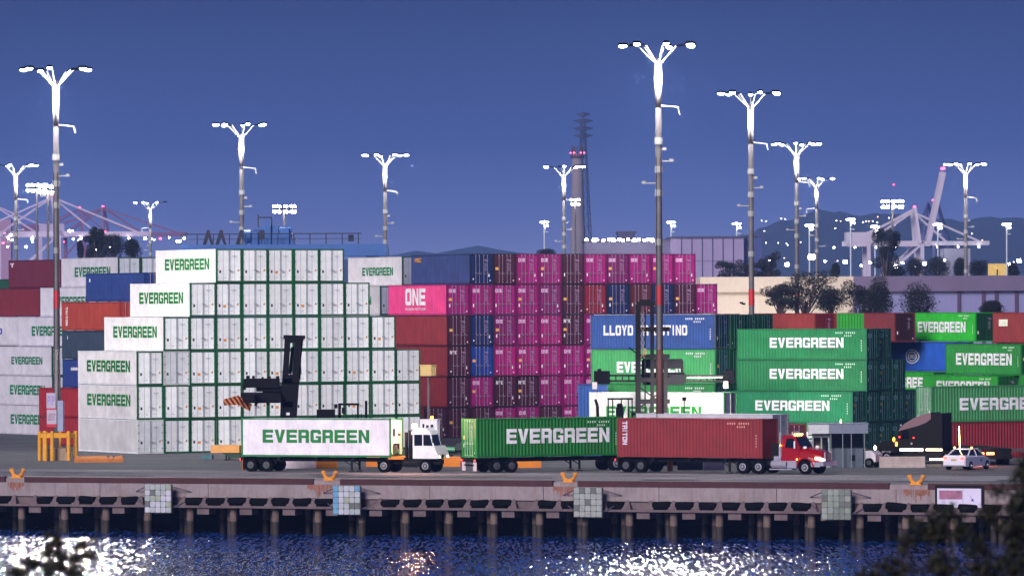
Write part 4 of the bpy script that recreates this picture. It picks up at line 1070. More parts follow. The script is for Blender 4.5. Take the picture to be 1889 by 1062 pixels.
# ---------------------------------------------------------------- ship to shore cranes
def beams(m, pts, w):
    for a, b in zip(pts, pts[1:]): m.bar(a, b, w)
def sts(px, py_boom, D, col_, label, k=1.0, boom='down', rz=0, apex_py=None, lights=True):
    """crane seen from the side: boom along local x"""
    P = at(px, py_boom, D); zb = P.z; P = P.copy(); P.z = 0
    za = at(px, apex_py, D).z
    r = empty('ship_crane', P, rz, label, 'ship crane', 'ship to shore cranes on the horizon')
    A = mat('crane_%d_%d_%d' % col_, col_, rough=0.6, var=0.1, scale=0.05)
    for yy in (-8, 8):
        for xx in (-15, 15):
            m = MB(); m.use(A); m.box((xx - 1.0, yy - 1.0, 0), (xx + 1.0, yy + 1.0, zb)); m.build('leg', r)
        m = MB(); m.use(A); m.bar((-15, yy, zb * 0.45), (15, yy, zb * 0.45), 1.3); m.bar((-15, yy, zb * 0.45), (14, yy, zb - 1), 1.0); m.bar((15, yy, 3), (-14, yy, zb * 0.45), 1.0); m.build('brace', r)
    m = MB(); m.use(A)
    for yy in (-3, 3): m.box((-38 * k, yy - 0.9, zb - 1.4), (20, yy + 0.9, zb + 1.4))
    m.box((-36 * k, -4, zb + 1.4), (-18 * k, 4, zb + 6.5)); m.build('back_girder', r)
    m = MB(); m.use(A)
    for yy in (-3, 3): beams(m, [(14, yy * 2.4, zb), (12, yy, za)], 1.5)
    m.bar((12, -3, za), (12, 3, za), 1.4)
    for yy in (-3, 3): m.bar((12, yy, za), (-15, yy * 2.2, zb), 0.9)
    m.build('apex_frame', r)
    m = MB(); m.use(A)
    for yy in (-3, 3):
        if boom == 'down':
            m.box((20, yy - 0.9, zb - 1.2), (75 * k, yy + 0.9, zb + 1.2))
        else:
            m.bar((19, yy, zb), (19 + 62 * k * 0.22, yy, zb + 62 * k * 0.975), 2.6)
    m.build('boom', r)
    m = MB(); m.use(A)
    for yy in (-3, 3):
        if boom == 'down': m.bar((12, yy, za), (68 * k, yy, zb + 1), 0.7); m.bar((12, yy, za), (42 * k, yy, zb + 1), 0.6)
        m.bar((12, yy, za), (-34 * k, yy, zb + 1), 0.8)
    m.build('stay', r)
    m = MB(); m.use(RD); m.ball((12, 0, za + 1), 0.8, n=6, m=4); m.build('warning_light', r)
    if boom == 'up':
        for yy in (-3, 3): m = MB(); m.use(RD); m.ball((19 + 62 * k * .22, yy, zb + 62 * k * .975 + 2), 0.9, n=6, m=4); m.build('warning_light', r)
    if lights:
        for i in range(8):
            m = MB(); m.use(LENS); m.ball((-34 + i * 12, -4.2, zb - 2.2), 0.5, n=6, m=4); m.build('work_light', r)
    return r
sts(52, 432, 2600, (196, 180, 206), 'pale lavender ship crane with long stays, behind the left mast', boom='down', apex_py=364, rz=R(8), k=0.8)
sts(112, 433, 3300, (120, 64, 104), 'dark maroon ship crane, left of the twin peaks', apex_py=386, lights=False, rz=R(6), k=0.7)
sts(157, 433, 3400, (112, 58, 100), 'dark maroon ship crane, right of the twin peaks', apex_py=384, lights=False, rz=R(-8), k=0.9)
sts(26, 434, 3000, (188, 168, 200), 'pale ship crane cut by the left edge of the photo', apex_py=378, rz=R(186), k=0.8)
sts(1645, 449, 3000, (200, 192, 206), 'white ship crane with its boom lowered to the right', apex_py=391, rz=R(4), k=0.75)
sts(1648, 450, 2900, (198, 184, 200), 'ship crane with its twin boom raised nearly upright, tipped with red lights', apex_py=385, boom='up', rz=R(4), k=0.66, lights=False)
sts(1712, 452, 3100, (70, 72, 124), 'dark blue ship crane standing among the white ones', apex_py=372, boom='down', rz=R(70), k=0.6, lights=False)
building(1742, 1790, 458, 'white block of a moored ship beyond the trees at right', mat('ship_white', (196, 192, 206), var=0.1, scale=0.05), 2950, 30, 'ship_house')
m = MB(); m.use(plain((160, 120, 150), 0.7)); P = at(5, 405, 2900); m.box((-14, -4, 0), (5, 4, P.z)); o = m.build('port_building'); o.location = (P.x, 2900, 0); tag(o, 'pinkish block building at the far left edge', 'building')

# ---------------------------------------------------------------- trees
LEAF = mat('leaf_dark', (22, 24, 22), rough=0.9, var=0.5, scale=1.5)
LEAF2 = mat('leaf_olive', (32, 31, 27), rough=0.9, var=0.5, scale=1.5)
BARK = mat('bark', (70, 56, 54), rough=0.9, var=0.3, scale=2)
def leaf_cloud(m, c, rx, ry, rz, n, sz, rg, flat=0.0, ragged=False):
    for i in range(n):
        while True:
            p = Vector((rg.uniform(-1, 1), rg.uniform(-1, 1), rg.uniform(-1, 1)))
            if p.length <= 1: break
        p = Vector((rg.gauss(0, .5), rg.gauss(0, .5), rg.gauss(0, .5))) if ragged else p.normalized() * (p.length ** 0.6) * rg.choice((1, 1, 1, 1.18))
        q_ = Vector((c[0] + p.x * rx, c[1] + p.y * ry, c[2] + p.z * rz))
        a = Vector((rg.gauss(0, 1), rg.gauss(0, 1), rg.gauss(0, 1))).normalized(); b = a.orthogonal().normalized()
        b = (b * math.cos(rg.uniform(0, 6)) + a.cross(b) * math.sin(rg.uniform(0, 6))).normalized()
        s1, s2 = sz * rg.uniform(0.5, 1.3), sz * rg.uniform(0.2, 0.5)
        m.poly([q_ - a * s1, q_ + b * s2, q_ + a * s1, q_ - b * s2])
def tree(px, py_top, py_base_vis, D, wpx, label, seed, kind='round', mt=None, group='dark trees beyond the stacks', density=1.0, name='eucalyptus_tree'):
    rg = random.Random(seed); s = F / D
    top = at(px, py_top, D); H = top.z; wd_ = wpx / s; ch = (py_base_vis - py_top) / s
    r = empty(name, (top.x, D, 0), 0, label, 'tree', group)
    m = MB(); m.use(BARK)
    zb = H - ch; tr = max(0.12, H * 0.018)
    lobes = []
    nl = 6 if kind == 'round' else 14
    for i in range(nl):
        if kind == 'round':
            a = rg.uniform(0, 6.28); rr_ = rg.uniform(0, 0.28) * wd_
            c = (rr_ * math.cos(a) * 1.0, rr_ * math.sin(a), zb + ch * rg.uniform(0.3, 0.68)); e = (wd_ * 0.27, wd_ * 0.27, ch * 0.34)
        else:
            t = (i + 0.5) / nl; a = rg.uniform(0, 6.28); rr_ = wd_ * 0.36 * rg.random()
            c = ((t - 0.5) * wd_ * 0.72 * (1 if i % 2 else -1) * 0.9 + rg.uniform(-.05, .05) * wd_, rr_ * math.sin(a), zb + ch * (0.08 + 0.78 * rg.random())); e = (wd_ * rg.uniform(0.12, 0.2), wd_ * 0.15, ch * rg.uniform(0.1, 0.19))
        lobes.append((c, e))
    if kind == 'round':
        lobes.append(((0, 0, zb + ch * 0.35), (wd_ * 0.42, wd_ * 0.4, ch * 0.42))); lobes.append(((0, 0, zb + ch * 0.72), (wd_ * 0.26, wd_ * 0.26, ch * 0.26)))
    m.tube((0, 0, 0), (wd_ * 0.03, 0, zb + ch * 0.2), tr * 0.9, tr * 0.6, n=7)
    for c, e in lobes: m.tube((wd_ * 0.03 * rg.uniform(-1, 1), 0, max(0.2, zb - ch * 0.3)), c, tr * 0.35, tr * 0.12, n=5)
    m.build('trunk', r)
    m = MB(); m.use(mt or LEAF)
    for c, e in lobes:
        vol = max(e[0] * e[2], 0.2)
        leaf_cloud(m, c, e[0], e[1], e[2], int((420 if kind != 'round' else 620) * density), max(0.13, 0.085 * math.sqrt(vol)), rg)
    m.build('crown', r)
T = 'trees in front of the cream warehouse'
tree(1484, 500, 570, 640, 124, 'spreading eucalyptus with bare leaning trunks before the cream wall', 3, 'sparse', LEAF2, T, 1.3)
tree(1440, 518, 570, 640, 74, 'small wispy eucalyptus at the left of the cream wall', 4, 'sparse', LEAF2, T)
tree(1532, 532, 575, 630, 60, 'low dark tree behind the bright green end wall', 5, 'round', LEAF, T)
tree(1592, 504, 588, 640, 98, 'dark broad tree right of the slender grey mast', 6, 'sparse', LEAF, T, 1.5)
tree(1622, 520, 585, 636, 64, 'dark rounded tree overlapping its broader neighbour', 7, 'round', LEAF, T)
tree(1694, 517, 590, 634, 84, 'smooth domed dark tree in front of the lavender wall', 8, 'round', LEAF, T)
tree(1830, 553, 580, 640, 60, 'low bush just left of the orange glow at right', 9, 'round', LEAF, T, name='bush')
T = 'dark trees above the warehouse roof'
tree(1344, 474, 512, 900, 60, 'ragged dark tree over the left end of the warehouse', 11, 'sparse', LEAF2, T)
tree(1418, 464, 512, 900, 50, 'ragged tall tree beside the lamp mast over the warehouse', 12, 'sparse', LEAF2, T)
tree(1385, 485, 514, 900, 60, 'low ragged tree over the cream wall', 18, 'sparse', LEAF2, T)
tree(1634, 414, 500, 900, 62, 'tall dark eucalyptus over the warehouse under a small lamp', 13, 'sparse', LEAF, T, 2.2)
tree(1688, 475, 515, 900, 56, 'dark tree in front of the white crane legs, left', 14, 'round', LEAF, T)
tree(1728, 472, 515, 900, 60, 'dark tree in front of the white crane legs, right', 15, 'round', LEAF, T)
tree(1772, 474, 515, 900, 36, 'round dark tree behind the right hand mast', 16, 'round', LEAF, T)
tree(1808, 480, 515, 900, 46, 'dark low tree right of the right hand mast', 17, 'round', LEAF, T)
tree(1870, 485, 513, 900, 26, 'small dark tree by the yellow board at far right', 19, 'round', LEAF, T)
tree(1540, 485, 512, 900, 20, 'slim dark tree among the low yard lights', 20, 'round', LEAF, T)
tree(1650, 488, 514, 900, 60, 'low dark shrubs along the warehouse roof line', 21, 'round', LEAF, T)
T = 'dark trees above the far left containers'
tree(176, 420, 480, 800, 50, 'dark tree in front of the lavender ship crane, left of three', 31, 'sparse', LEAF, T, 1.8)
tree(208, 430, 482, 800, 60, 'dark broad tree in front of the far port, middle of three', 32, 'round', LEAF, T)
tree(246, 440, 482, 800, 40, 'dark tree in front of the far port, right of three', 33, 'round', LEAF, T)
tree(148, 442, 476, 800, 14, 'thin dark tree left of the broad one over the white containers', 34, 'round', LEAF, T)
tree(1010, 458, 480, 1100, 46, 'low dark bush showing over the magenta wall', 35, 'round', LEAF, None, name='bush')

# foreground foliage, close to the camera and out of focus
NEARL = mat('near_leaf', (14, 18, 10), rough=0.8, var=0.5, scale=6)
NEARL2 = mat('near_leaf_warm', (34, 28, 12), rough=0.8, var=0.5, scale=6)
def near_tree(px, D, blobs, label, seed, trunk_px):
    rg = random.Random(seed); s = F / D
    b = at(trunk_px, 1100, D)
    r = empty('shore_tree', (b.x, D, 3.0), 0, label, 'tree', None)
    m = MB(); m.use(LEAF)
    m.tube((0, 0, 0), (0, 0, b.z - 3.6), 0.14, 0.07, n=8)
    for (bx, by, rx, ry, n, warm) in blobs:
        c = at(bx, by, D); c = c - Vector((b.x, D, 3.0))
        m.tube((0, 0, b.z - 3.9), c, 0.014, 0.004, n=5)
    m.build('trunk', r)
    for warm in (0, 1):
        m = MB(); m.use(NEARL2 if warm else NEARL)
        for (bx, by, rx, ry, n, w_) in blobs:
            if n <= 0: continue
            c = at(bx, by, D) - Vector((b.x, D, 3.0))
            nn = int(1.25 * n * (0.25 if warm else 0.75) * (1.6 if w_ and warm else 1))
            leaf_cloud(m, c, rx / s, rx / s * 0.8, ry / s, nn, 0.052, rg, ragged=True)
        m.build('crown', r)
near_tree(0, 60, [(104, 998, 13, 17, 110, 0), (88, 1018, 11, 12, 70, 0), (112, 1024, 12, 12, 70, 0), (150, 1006, 13, 8, 60, 0), (164, 1022, 12, 6, 60, 0), (138, 1030, 12, 12, 70, 0), (60, 1038, 14, 8, 60, 0), (100, 1048, 24, 12, 150, 0), (140, 1056, 20, 14, 130, 0), (34, 1056, 22, 9, 110, 0), (85, 984, 5, 5, 16, 0), (172, 996, 7, 3, 14, 0), (80, 1074, 70, 12, 300, 0)],
          'blurred dark leafy treetop rising over the glittering water at lower left', 5, 100)
bl = [(1890, 870, 18, 26, 150, 1), (1882, 925, 30, 40, 300, 1), (1874, 985, 34, 40, 360, 1), (1745, 948, 30, 16, 130, 0), (1722, 985, 36, 26, 240, 1), (1672, 1004, 22, 22, 110, 0),
      (1655, 1052, 40, 24, 220, 0), (1735, 1045, 34, 28, 240, 1), (1800, 1010, 26, 24, 140, 0), (1812, 1052, 34, 26, 230, 1), (1870, 1045, 34, 34, 300, 0), (1840, 905, 16, 12, 40, 0), (1600, 1060, 22, 12, 60, 0), (1825, 950, 22, 22, 90, 1), (1692, 962, 14, 10, 36, 0), (1775, 975, 22, 14, 70, 0), (1760, 1092, 150, 26, 700, 0)]
near_tree(0, 60, bl, 'blurred dark leafy treetop filling the lower right corner', 6, 1800)
# ---------------------------------------------------------------- vehicles
RIM = plain((150, 150, 160), 0.35, 0.4); RIMD = plain((70, 70, 78), 0.5)
DARK = mat('dark_paint', (15, 15, 19), rough=0.6, var=0.1, spec=0.2); WHITEP = plain((232, 230, 236), 0.4); RED = mat('tractor_red', (146, 6, 16), rough=0.2, var=0.05, spec=0.8)
CHROME = plain((205, 200, 215), 0.22, 0.6)
ORNG = plain((224, 130, 28), 0.6)
TAIL = glow((255, 40, 30), 7); HEADL = glow((255, 236, 190), 4); AMB = glow((255, 150, 40), 6)
def wheel(par, x, y, r=0.5, w=0.28, rim=RIM, side=-1, name='wheel'):
    m = MB(); m.use(RUBBER); m.tube((0, -w / 2, 0), (0, w / 2, 0), r, n=22); m.tube((0, side * (w / 2 - 0.01), 0), (0, side * (w / 2 + 0.015), 0), r * 0.86, r * 0.7, n=22)
    o = m.build(name, par); o.location = (x, y, r)
    m = MB(); m.use(rim); s = side
    m.tube((0, s * (w / 2 + 0.012), 0), (0, s * (w / 2 + 0.03), 0), r * 0.56, r * 0.5, n=18); m.use(RIMD); m.tube((0, s * (w / 2 + 0.03), 0), (0, s * (w / 2 + 0.034), 0), r * 0.40, n=14)
    m.use(rim); m.tube((0, s * (w / 2 + 0.03), 0), (0, s * (w / 2 + 0.11), 0), r * 0.2, r * 0.14, n=10)
    m.build('rim', o); return o
def chassis(origin, rz, label, axles, legs_x, z=1.1, flaps='white', goose=False, rim=RIMD, length=12.19):
    r = empty('container_chassis', origin, rz, label, 'container trailer', 'container trailers under the loads')
    m = MB(); m.use(DARK)
    for y in (-0.45, 0.45): m.box((-length, y - 0.08, z - 0.34), (-0.1, y + 0.08, z - 0.06))
    for x in (-length + 0.1, -length * 0.75, -length / 2, -length * 0.25, -0.3): m.box((x - 0.09, -1.2, z - 0.24), (x + 0.09, 1.2, z - 0.02))
    m.box((-length - 0.08, -1.22, z - 0.30), (-length + 0.05, 1.22, z - 0.08)); m.box((-length - 0.02, -0.9, 0.5), (-length + 0.05, 0.9, 0.62))
    for y in (-0.7, 0.7): m.box((-length - 0.0, y - 0.04, 0.5), (-length + 0.05, y + 0.04, z - 0.3))
    m.build('frame', r)
    m = MB(); m.use(DARK)
    for x in axles: m.box((x - 0.09, -1.0, 0.42), (x + 0.09, 1.0, 0.58)); m.box((x - 0.5, -0.6, 0.58), (x + 0.5, -0.42, 0.78)); m.box((x - 0.5, 0.42, 0.58), (x + 0.5, 0.6, 0.78))
    m.build('axle', r)
    for x in axles:
        wheel(r, x, -1.06, side=-1, rim=rim, w=0.5); wheel(r, x, 1.06, side=1, rim=rim, w=0.5)
    for y in (-0.75, 0.75):
        m = MB(); m.use(DARK); m.bar((legs_x, y, 0.12), (legs_x, y, z - 0.1), 0.13); m.box((legs_x - 0.2, y - 0.13, 0.0), (legs_x + 0.2, y + 0.13, 0.07)); m.bar((legs_x, y, 0.5), (legs_x - 0.8, y, z - 0.2), 0.06); m.build('landing_leg', r)
    for y in (-0.95, 0.95):
        m = MB(); m.use(plain((226, 206, 214)) if flaps == 'white' else (ORNG if flaps == 'orange' else DARK)); x = -length - 0.02 if flaps == 'white' else axles[0] - 0.72
        m.box((x, y - 0.28, 0.14), (x + 0.03, y + 0.28, 0.80 if flaps == 'white' else 0.9)); m.build('mud_flap', r)
        m = MB(); m.use(TAIL); m.ball((-length - 0.1, y + (0.18 if y > 0 else -0.18), z - 0.2), 0.07, n=8, m=5); m.build('tail_light', r)
    return r
def frame_of(px, py, ang): # unit vectors of a vehicle heading
    X = Vector((math.cos(ang), math.sin(ang), 0)); Y = Vector((-math.sin(ang), math.cos(ang), 0)); return gp(px, py), X, Y

# white reefer truck
a1 = R(-21); Pc, X, Y = frame_of(721, 871, a1); O = Pc + Y * 1.22; Z0 = 1.12
chassis(O, a1, 'black container trailer under the white container with green lettering', (-11.4, -10.1), -3.35, z=Z0, flaps='orange')
container(Pc + Vector((0, 0, Z0)), a1 + R(90), 'white reefer container with green lettering riding on the left truck', None, (236, 228, 238), kind='reefer', endrgb=(8, 108, 50), frame=(20, 120, 60), near='unit',
          text=EVT(-1, 0.50, 0.54, 8.7, 0.98, (0, 122, 46)))
def yard_tractor(O, rz, label, body=WHITEP, cabtop=3.25, lights=True, beacon=True, cab=True, tyre=True):
    r = empty('yard_tractor', O, rz, label, 'yard tractor')
    m = MB(); m.use(DARK)
    m.box((-1.4, -0.5, 0.62), (3.6, 0.5, 0.98)); m.box((0.9, -1.15, 0.45), (2.6, -0.5, 0.98)); m.box((0.9, 0.5, 0.45), (2.6, 1.15, 0.98)); m.tube((1.0, -0.9, 0.68), (2.0, -0.9, 0.68), 0.3, n=12); m.box((-0.9, -0.5, 0.98), (0.4, 0.5, 1.08)); m.build('frame', r)
    for y in (-1.0, 1.0): wheel(r, -0.55, y, side=-1 if y < 0 else 1, w=0.56); wheel(r, 2.75, y, side=-1 if y < 0 else 1, w=0.34)
    m = MB(); m.use(ORNG); m.box((-0.2, -1.1, 1.12), (1.1, 1.1, 1.2)); m.box((-0.25, -1.2, 0.98), (1.0, -1.12, 1.18)); m.build('fender_plate', r)
    if cab:
        m = MB(); m.use(body)
        # offset cab on the near side, sloping nose
        m.prism([(1.75, 1.05), (3.75, 1.05), (3.75, 1.35), (3.45, 2.0), (1.75, 2.0)], -1.15, 1.1)
        for y in (-1.12, 0.32): m.prism([(1.75, 2.0), (1.85, 2.0), (1.85, 2.85), (1.75, 2.85)], y, y + 0.06); m.prism([(3.34, 2.0), (3.45, 2.0), (3.2, 2.85), (3.1, 2.85)], y, y + 0.06); m.prism([(2.5, 2.0), (2.58, 2.0), (2.58, 2.85), (2.5, 2.85)], y, y + 0.06)
        m.prism([(1.65, 2.84), (3.28, 2.84), (3.1, 3.1), (2.7, 3.35), (1.9, 3.3), (1.65, 3.0)], -1.16, 0.42)
        m.build('cab', r)
        m = MB(); m.use(GLASS); m.prism([(1.86, 2.01), (2.49, 2.01), (2.49, 2.83), (1.86, 2.83)], -1.10, -1.08); m.prism([(2.59, 2.01), (3.33, 2.01), (3.09, 2.83), (2.59, 2.83)], -1.10, -1.08)
        m.poly([(3.42, -1.05, 2.02), (3.42, 0.34, 2.02), (3.17, 0.34, 2.83), (3.17, -1.05, 2.83)]); m.poly([(1.77, -1.05, 2.02), (1.77, 0.34, 2.02), (1.77, 0.34, 2.83), (1.77, -1.05, 2.83)]); m.build('window', r)
        m = MB(); m.use(DARK); m.box((3.40, 0.45, 1.1), (3.70, 1.05, 1.30)); m.tube((3.76, -0.2, 1.2), (3.80, -0.2, 1.2), 0.18, n=10); m.bar((3.3, -1.2, 2.5), (3.5, -1.45, 2.5), 0.05); m.box((3.45, -1.52, 2.25), (3.5, -1.34, 2.65)); m.build('trim', r)
        if lights:
            for y in (-0.85, 0.85): m = MB(); m.use(HEADL); m.ball((3.76, y, 1.18), 0.09, n=8, m=5); m.build('headlight', r)
    m = MB(); m.use(DARK); m.tube((1.45, -0.85, 0.9), (1.45, -0.85, 3.15), 0.15, n=12); m.tube((1.1, -0.8, 0.9), (1.1, -0.8, 3.0), 0.13, n=12); m.build('exhaust_stack', r)
    if beacon:
        m = MB(); m.use(glow((255, 196, 120), 22)); m.ball((1.72, -0.7, 3.45), 0.22, n=10, m=6); b = m.build('beacon', r)
        L = bpy.data.lights.new('beacon_light', 'POINT'); L.energy = 500; L.color = (1, 0.5, 0.35); L.shadow_soft_size = 0.2
        o = bpy.data.objects.new('beacon_light', L); C.objects.link(o); o.parent = r; o.location = (1.7, -1.1, 3.7)
    return r
yard_tractor(O, a1, 'white yard tractor with a glowing beacon pulling the white container')

# green container truck
a2 = R(26); Pc, X, Y = frame_of(879, 872, a2); O2_ = Pc + X * 12.19 + Y * 1.22
chassis(O2_, a2, 'black container trailer with pink white mud flaps under the green container', (-10.55, -9.3), -3.4, z=1.12, flaps='white')
ob = container(Pc + Y * CW + Vector((0, 0, 1.12)), a2 - R(90), 'vivid green container with white lettering riding on the middle truck', None, (0, 116, 34), door=(20, 132, 44), frame=(4, 110, 36), endrgb=(60, 160, 70),
          text=EVT(1, 0.56, 0.54, 8.6, 1.10, WHT), numbers=(1, (200, 230, 205)), v=6, rods=(190, 226, 190))
yard_tractor(O2_, a2, 'dark yard tractor mostly hidden between the green and the maroon containers', body=DARK, beacon=False, lights=False)

# maroon container truck with the red tractor
a3 = R(-30.5); Pc, X, Y = frame_of(1405, 873.5, a3); O = Pc + Y * 1.22
chassis(O, a3, 'black container trailer under the maroon ribbed container', (-11.35, -10.1), -2.9, z=1.12, flaps='dark', rim=RIMD)
container(Pc + Vector((0, 0, 1.12)), a3 + R(90), 'maroon ribbed container riding on the right truck behind the red tractor', None, (136, 28, 38), near='front',
          text=(-1, 'TRITON', 0.945, 0.62, 1.75, 0.42, (232, 214, 232), True), numbers=(-1, (220, 150, 140)))
r = empty('semi_tractor', O, a3, 'glossy red day cab tractor with headlights on and yellow roof lamps', 'semi truck')
m = MB(); m.use(DARK); m.box((-2.4, -0.5, 0.6), (4.6, 0.5, 0.92)); m.box((-1.3, -0.55, 0.92), (-0.1, 0.55, 1.1)); m.build('frame', r)
for x in (-1.55, -0.25):
    for y in (-1.02, 1.02): wheel(r, x, y, side=-1 if y < 0 else 1, w=0.5, rim=CHROME)
for y in (-1.06, 1.06): wheel(r, 3.55, y, side=-1 if y < 0 else 1, w=0.3, rim=CHROME)
m = MB(); m.use(RED)
def lid(pts, y0, y1, tin=0.10, zc=1.9):   # tapered prism: upper points pulled inwards
    f = lambda z: tin * max(0, z - zc)
    A_ = [(x, y0 + f(z), z) for x, z in pts]; B_ = [(x, y1 - f(z), z) for x, z in pts]
    m.loft([A_, B_])
lid([(1.55, 0.95), (2.85, 0.95), (3.05, 1.95), (2.62, 2.72), (2.4, 2.84), (1.7, 2.84), (1.55, 2.7)], -1.04, 1.04, 0.16)
m.build('cab', r)
m = MB(); m.use(RED)
hood = []
for x, hw, z0, z1 in ((2.86, 0.98, 1.1, 1.98), (3.4, 0.96, 1.15, 1.92), (4.1, 0.86, 0.98, 1.80), (4.62, 0.72, 0.85, 1.66), (4.78, 0.60, 0.85, 1.48)):
    hood.append([(x, -hw, z0), (x, -hw, z1 - 0.30), (x, -hw * 0.72, z1), (x, hw * 0.72, z1), (x, hw, z1 - 0.30), (x, hw, z0)])
m.loft(hood)
for sy in (-1, 1):
    arc = [(3.55 + 0.74 * math.cos(t), 0.52 + 0.74 * math.sin(t)) for t in [math.pi * (0.02 + 0.96 * i / 10) for i in range(11)]]
    arc2 = [(3.55 + 0.62 * math.cos(t), 0.52 + 0.62 * math.sin(t)) for t in [math.pi * (0.02 + 0.96 * i / 10) for i in range(11)]]
    for i in range(10):
        y0, y1 = (sy * 0.80, sy * 1.22) if sy > 0 else (sy * 1.22, sy * 0.80)
        m.prism([arc[i], arc[i + 1], arc2[i + 1], arc2[i]], y0, y1)
m.build('hood', r)
m = MB(); m.use(GLASS)
for sy in (-1, 1):
    yy = lambda z: sy * (1.055 - 0.16 * max(0, z - 1.9))
    m.poly([(1.86, yy(1.95), 1.95), (2.72, yy(1.93), 1.93), (2.50, yy(2.6), 2.6), (1.92, yy(2.6), 2.6)])
m.poly([(3.07, -0.88, 2.0), (3.07, 0.88, 2.0), (2.66, 0.80, 2.70), (2.66, -0.80, 2.70)])
m.build('window', r)
m = MB(); m.use(CHROME); m.prism([(4.70, 0.62), (5.02, 0.62), (4.98, 0.95), (4.72, 0.95)], -1.1, 1.1); m.box((4.0, -1.16, 0.55), (4.75, -1.08, 0.9)); m.build('bumper', r)
m = MB(); m.use(DARK); m.box((4.74, -0.46, 0.96), (4.84, 0.46, 1.58))
m.use(CHROME)
for i in range(5): m.box((4.842, -0.42 + i * 0.2, 0.98), (4.86, -0.38 + i * 0.2, 1.56))
m.box((4.78, -0.52, 0.9), (4.87, -0.46, 1.62)); m.box((4.78, 0.46, 0.9), (4.87, 0.52, 1.62)); m.build('grille', r)
for sy in (-1, 1):
    m = MB(); m.use(HEADL); m.loft([[(4.28, sy * 0.99, 1.06), (4.28, sy * 0.99, 1.24), (4.25, sy * 0.9, 1.28)], [(4.80, sy * 0.64, 0.98), (4.80, sy * 0.64, 1.12), (4.72, sy * 0.6, 1.22)]]); m.build('headlight', r)
    m = MB(); m.use(CHROME); m.tube((1.42, sy * 0.98, 0.9), (1.42, sy * 0.98, 3.05), 0.07, n=10); m.tube((1.42, sy * 0.98, 1.2), (1.42, sy * 0.98, 2.1), 0.12, n=10); m.build('exhaust_stack', r)
    m = MB(); m.use(CHROME); m.tube((0.75, sy * 0.98, 0.72), (2.0, sy * 0.98, 0.72), 0.27, n=14); m.box((0.65, sy * 1.0 - 0.24, 0.32), (2.5, sy * 1.0 + 0.24, 0.40)); m.build('fuel_tank', r)
    m = MB(); m.use(CHROME); m.box((2.1, sy * 1.0 - 0.22, 0.45), (2.85, sy * 1.0 + 0.22, 0.98)); m.build('step_box', r)
    m = MB(); m.use(WHITEP); m.box((2.72, sy * 1.30 - 0.06, 1.9), (2.82, sy * 1.30 + 0.06, 2.42)); m.use(DARK); m.bar((2.77, sy * 1.0, 2.4), (2.77, sy * 1.28, 2.4), 0.03); m.build('mirror', r)
    m = MB(); m.use(WHITEP); m.ball((3.45, sy * 0.98, 1.95), 0.13, n=8, m=5, sz=(1.2, 0.6, 0.9)); m.build('hood_mirror', r)
for i in range(5): m = MB(); m.use(glow((255, 200, 90), 5)); m.ball((2.42, -0.6 + i * 0.3, 2.9), 0.055, n=8, m=5); m.build('roof_lamp', r)
m = MB(); m.use(DARK); m.box((0.4, -0.35, 1.0), (1.3, 0.35, 2.2)); m.use(CHROME); m.box((0.9, -1.0, 1.0), (1.3, -0.6, 1.3)); m.build('equipment', r)
m = MB(); m.use(AMB); m.ball((1.5, -1.1, 2.1), 0.06, n=8, m=5); m.ball((2.9, -1.2, 1.1), 0.06, n=8, m=5); m.build('marker_lamp', r)

# pale trailer behind the maroon container
P = gp(1425, 862); a4 = R(-33)
X = Vector((math.cos(a4), math.sin(a4), 0))
container(P + Vector((0, 0, 1.15)), a4 + R(90), 'pale grey box trailer body standing behind the maroon container truck', None, (186, 184, 196), kind='reefer', endrgb=(170, 166, 184), frame=(180, 178, 190), near='door', door=(170, 166, 184), v=4)
chassis(P + Vector((-math.sin(a4), math.cos(a4), 0)) * 1.22, a4, 'black trailer under the pale grey box behind the maroon container', (-11.3, -10.0), -3, z=1.15, flaps='dark')

# ---------------------------------------------------------------- top lifting machines
HB = mat('handler_black', (9, 7, 14), rough=0.6, var=0.4, scale=1, spec=0.12)
def box_between(m, a, b, w): m.bar(a, b, w)
# handler seen from the side, mast leaning right, spreader reaching left
s = 22.2; D = F / s
def hp(px, py, dy=0): return at(px, py, D) + Vector((0, dy, 0))
P0 = at(528, 571, D); P0.z = 0
r = empty('container_handler', P0, 0, 'black lifting machine with leaning mast and striped spreader before the white wall', 'container handler', 'container lifting machines')
def L(px, py, dy=0): return hp(px, py, dy) - P0
m = MB(); m.use(HB)
for dy in (-1.0, 1.0):
    m.bar(L(518, 835, dy), L(531, 621, dy), 0.40, 0.35); m.bar(L(536, 835, dy), L(551, 623, dy), 0.52, 0.35)
for t in (0.02, 0.3, 0.42, 0.62, 0.97):
    a = L(518, 835, 0).lerp(L(531, 621, 0), t); b = L(536, 835, 0).lerp(L(551, 623, 0), t)
    m.box((a.x - 0.2, -1.2, a.z - 0.22), (b.x + 0.2, 1.2, a.z + 0.22))
m.poly([L(522, 760, -1.2), L(540, 760, -1.2), L(546, 690, -1.2), L(524, 690, -1.2)])
m.bar(L(524, 621, -1.1), L(562, 622, -1.1), 0.3); m.bar(L(524, 621, 1.1), L(562, 622, 1.1), 0.3)
m.build('mast', r)
m = MB(); m.use(HB)
for q in (622, 640): m.bar(L(551, q), L(556, 690), 0.05)
m.tube(L(556, 625, -0.4), L(553, 700, -0.4), 0.08, n=6); m.tube(L(558, 625, 0.4), L(549, 710, 0.4), 0.06, n=6); m.tube(L(540, 640, 0), L(535, 690, 0), 0.14, n=8); m.build('hydraulic_ram', r)
m = MB(); m.use(HB)
a, b = L(453, 698), L(515, 714); m.box((a.x, -1.5, b.z), (b.x, 1.5, a.z)); a, b = L(474, 711), L(520, 721); m.box((a.x, -1.2, b.z), (b.x, 1.2, a.z))
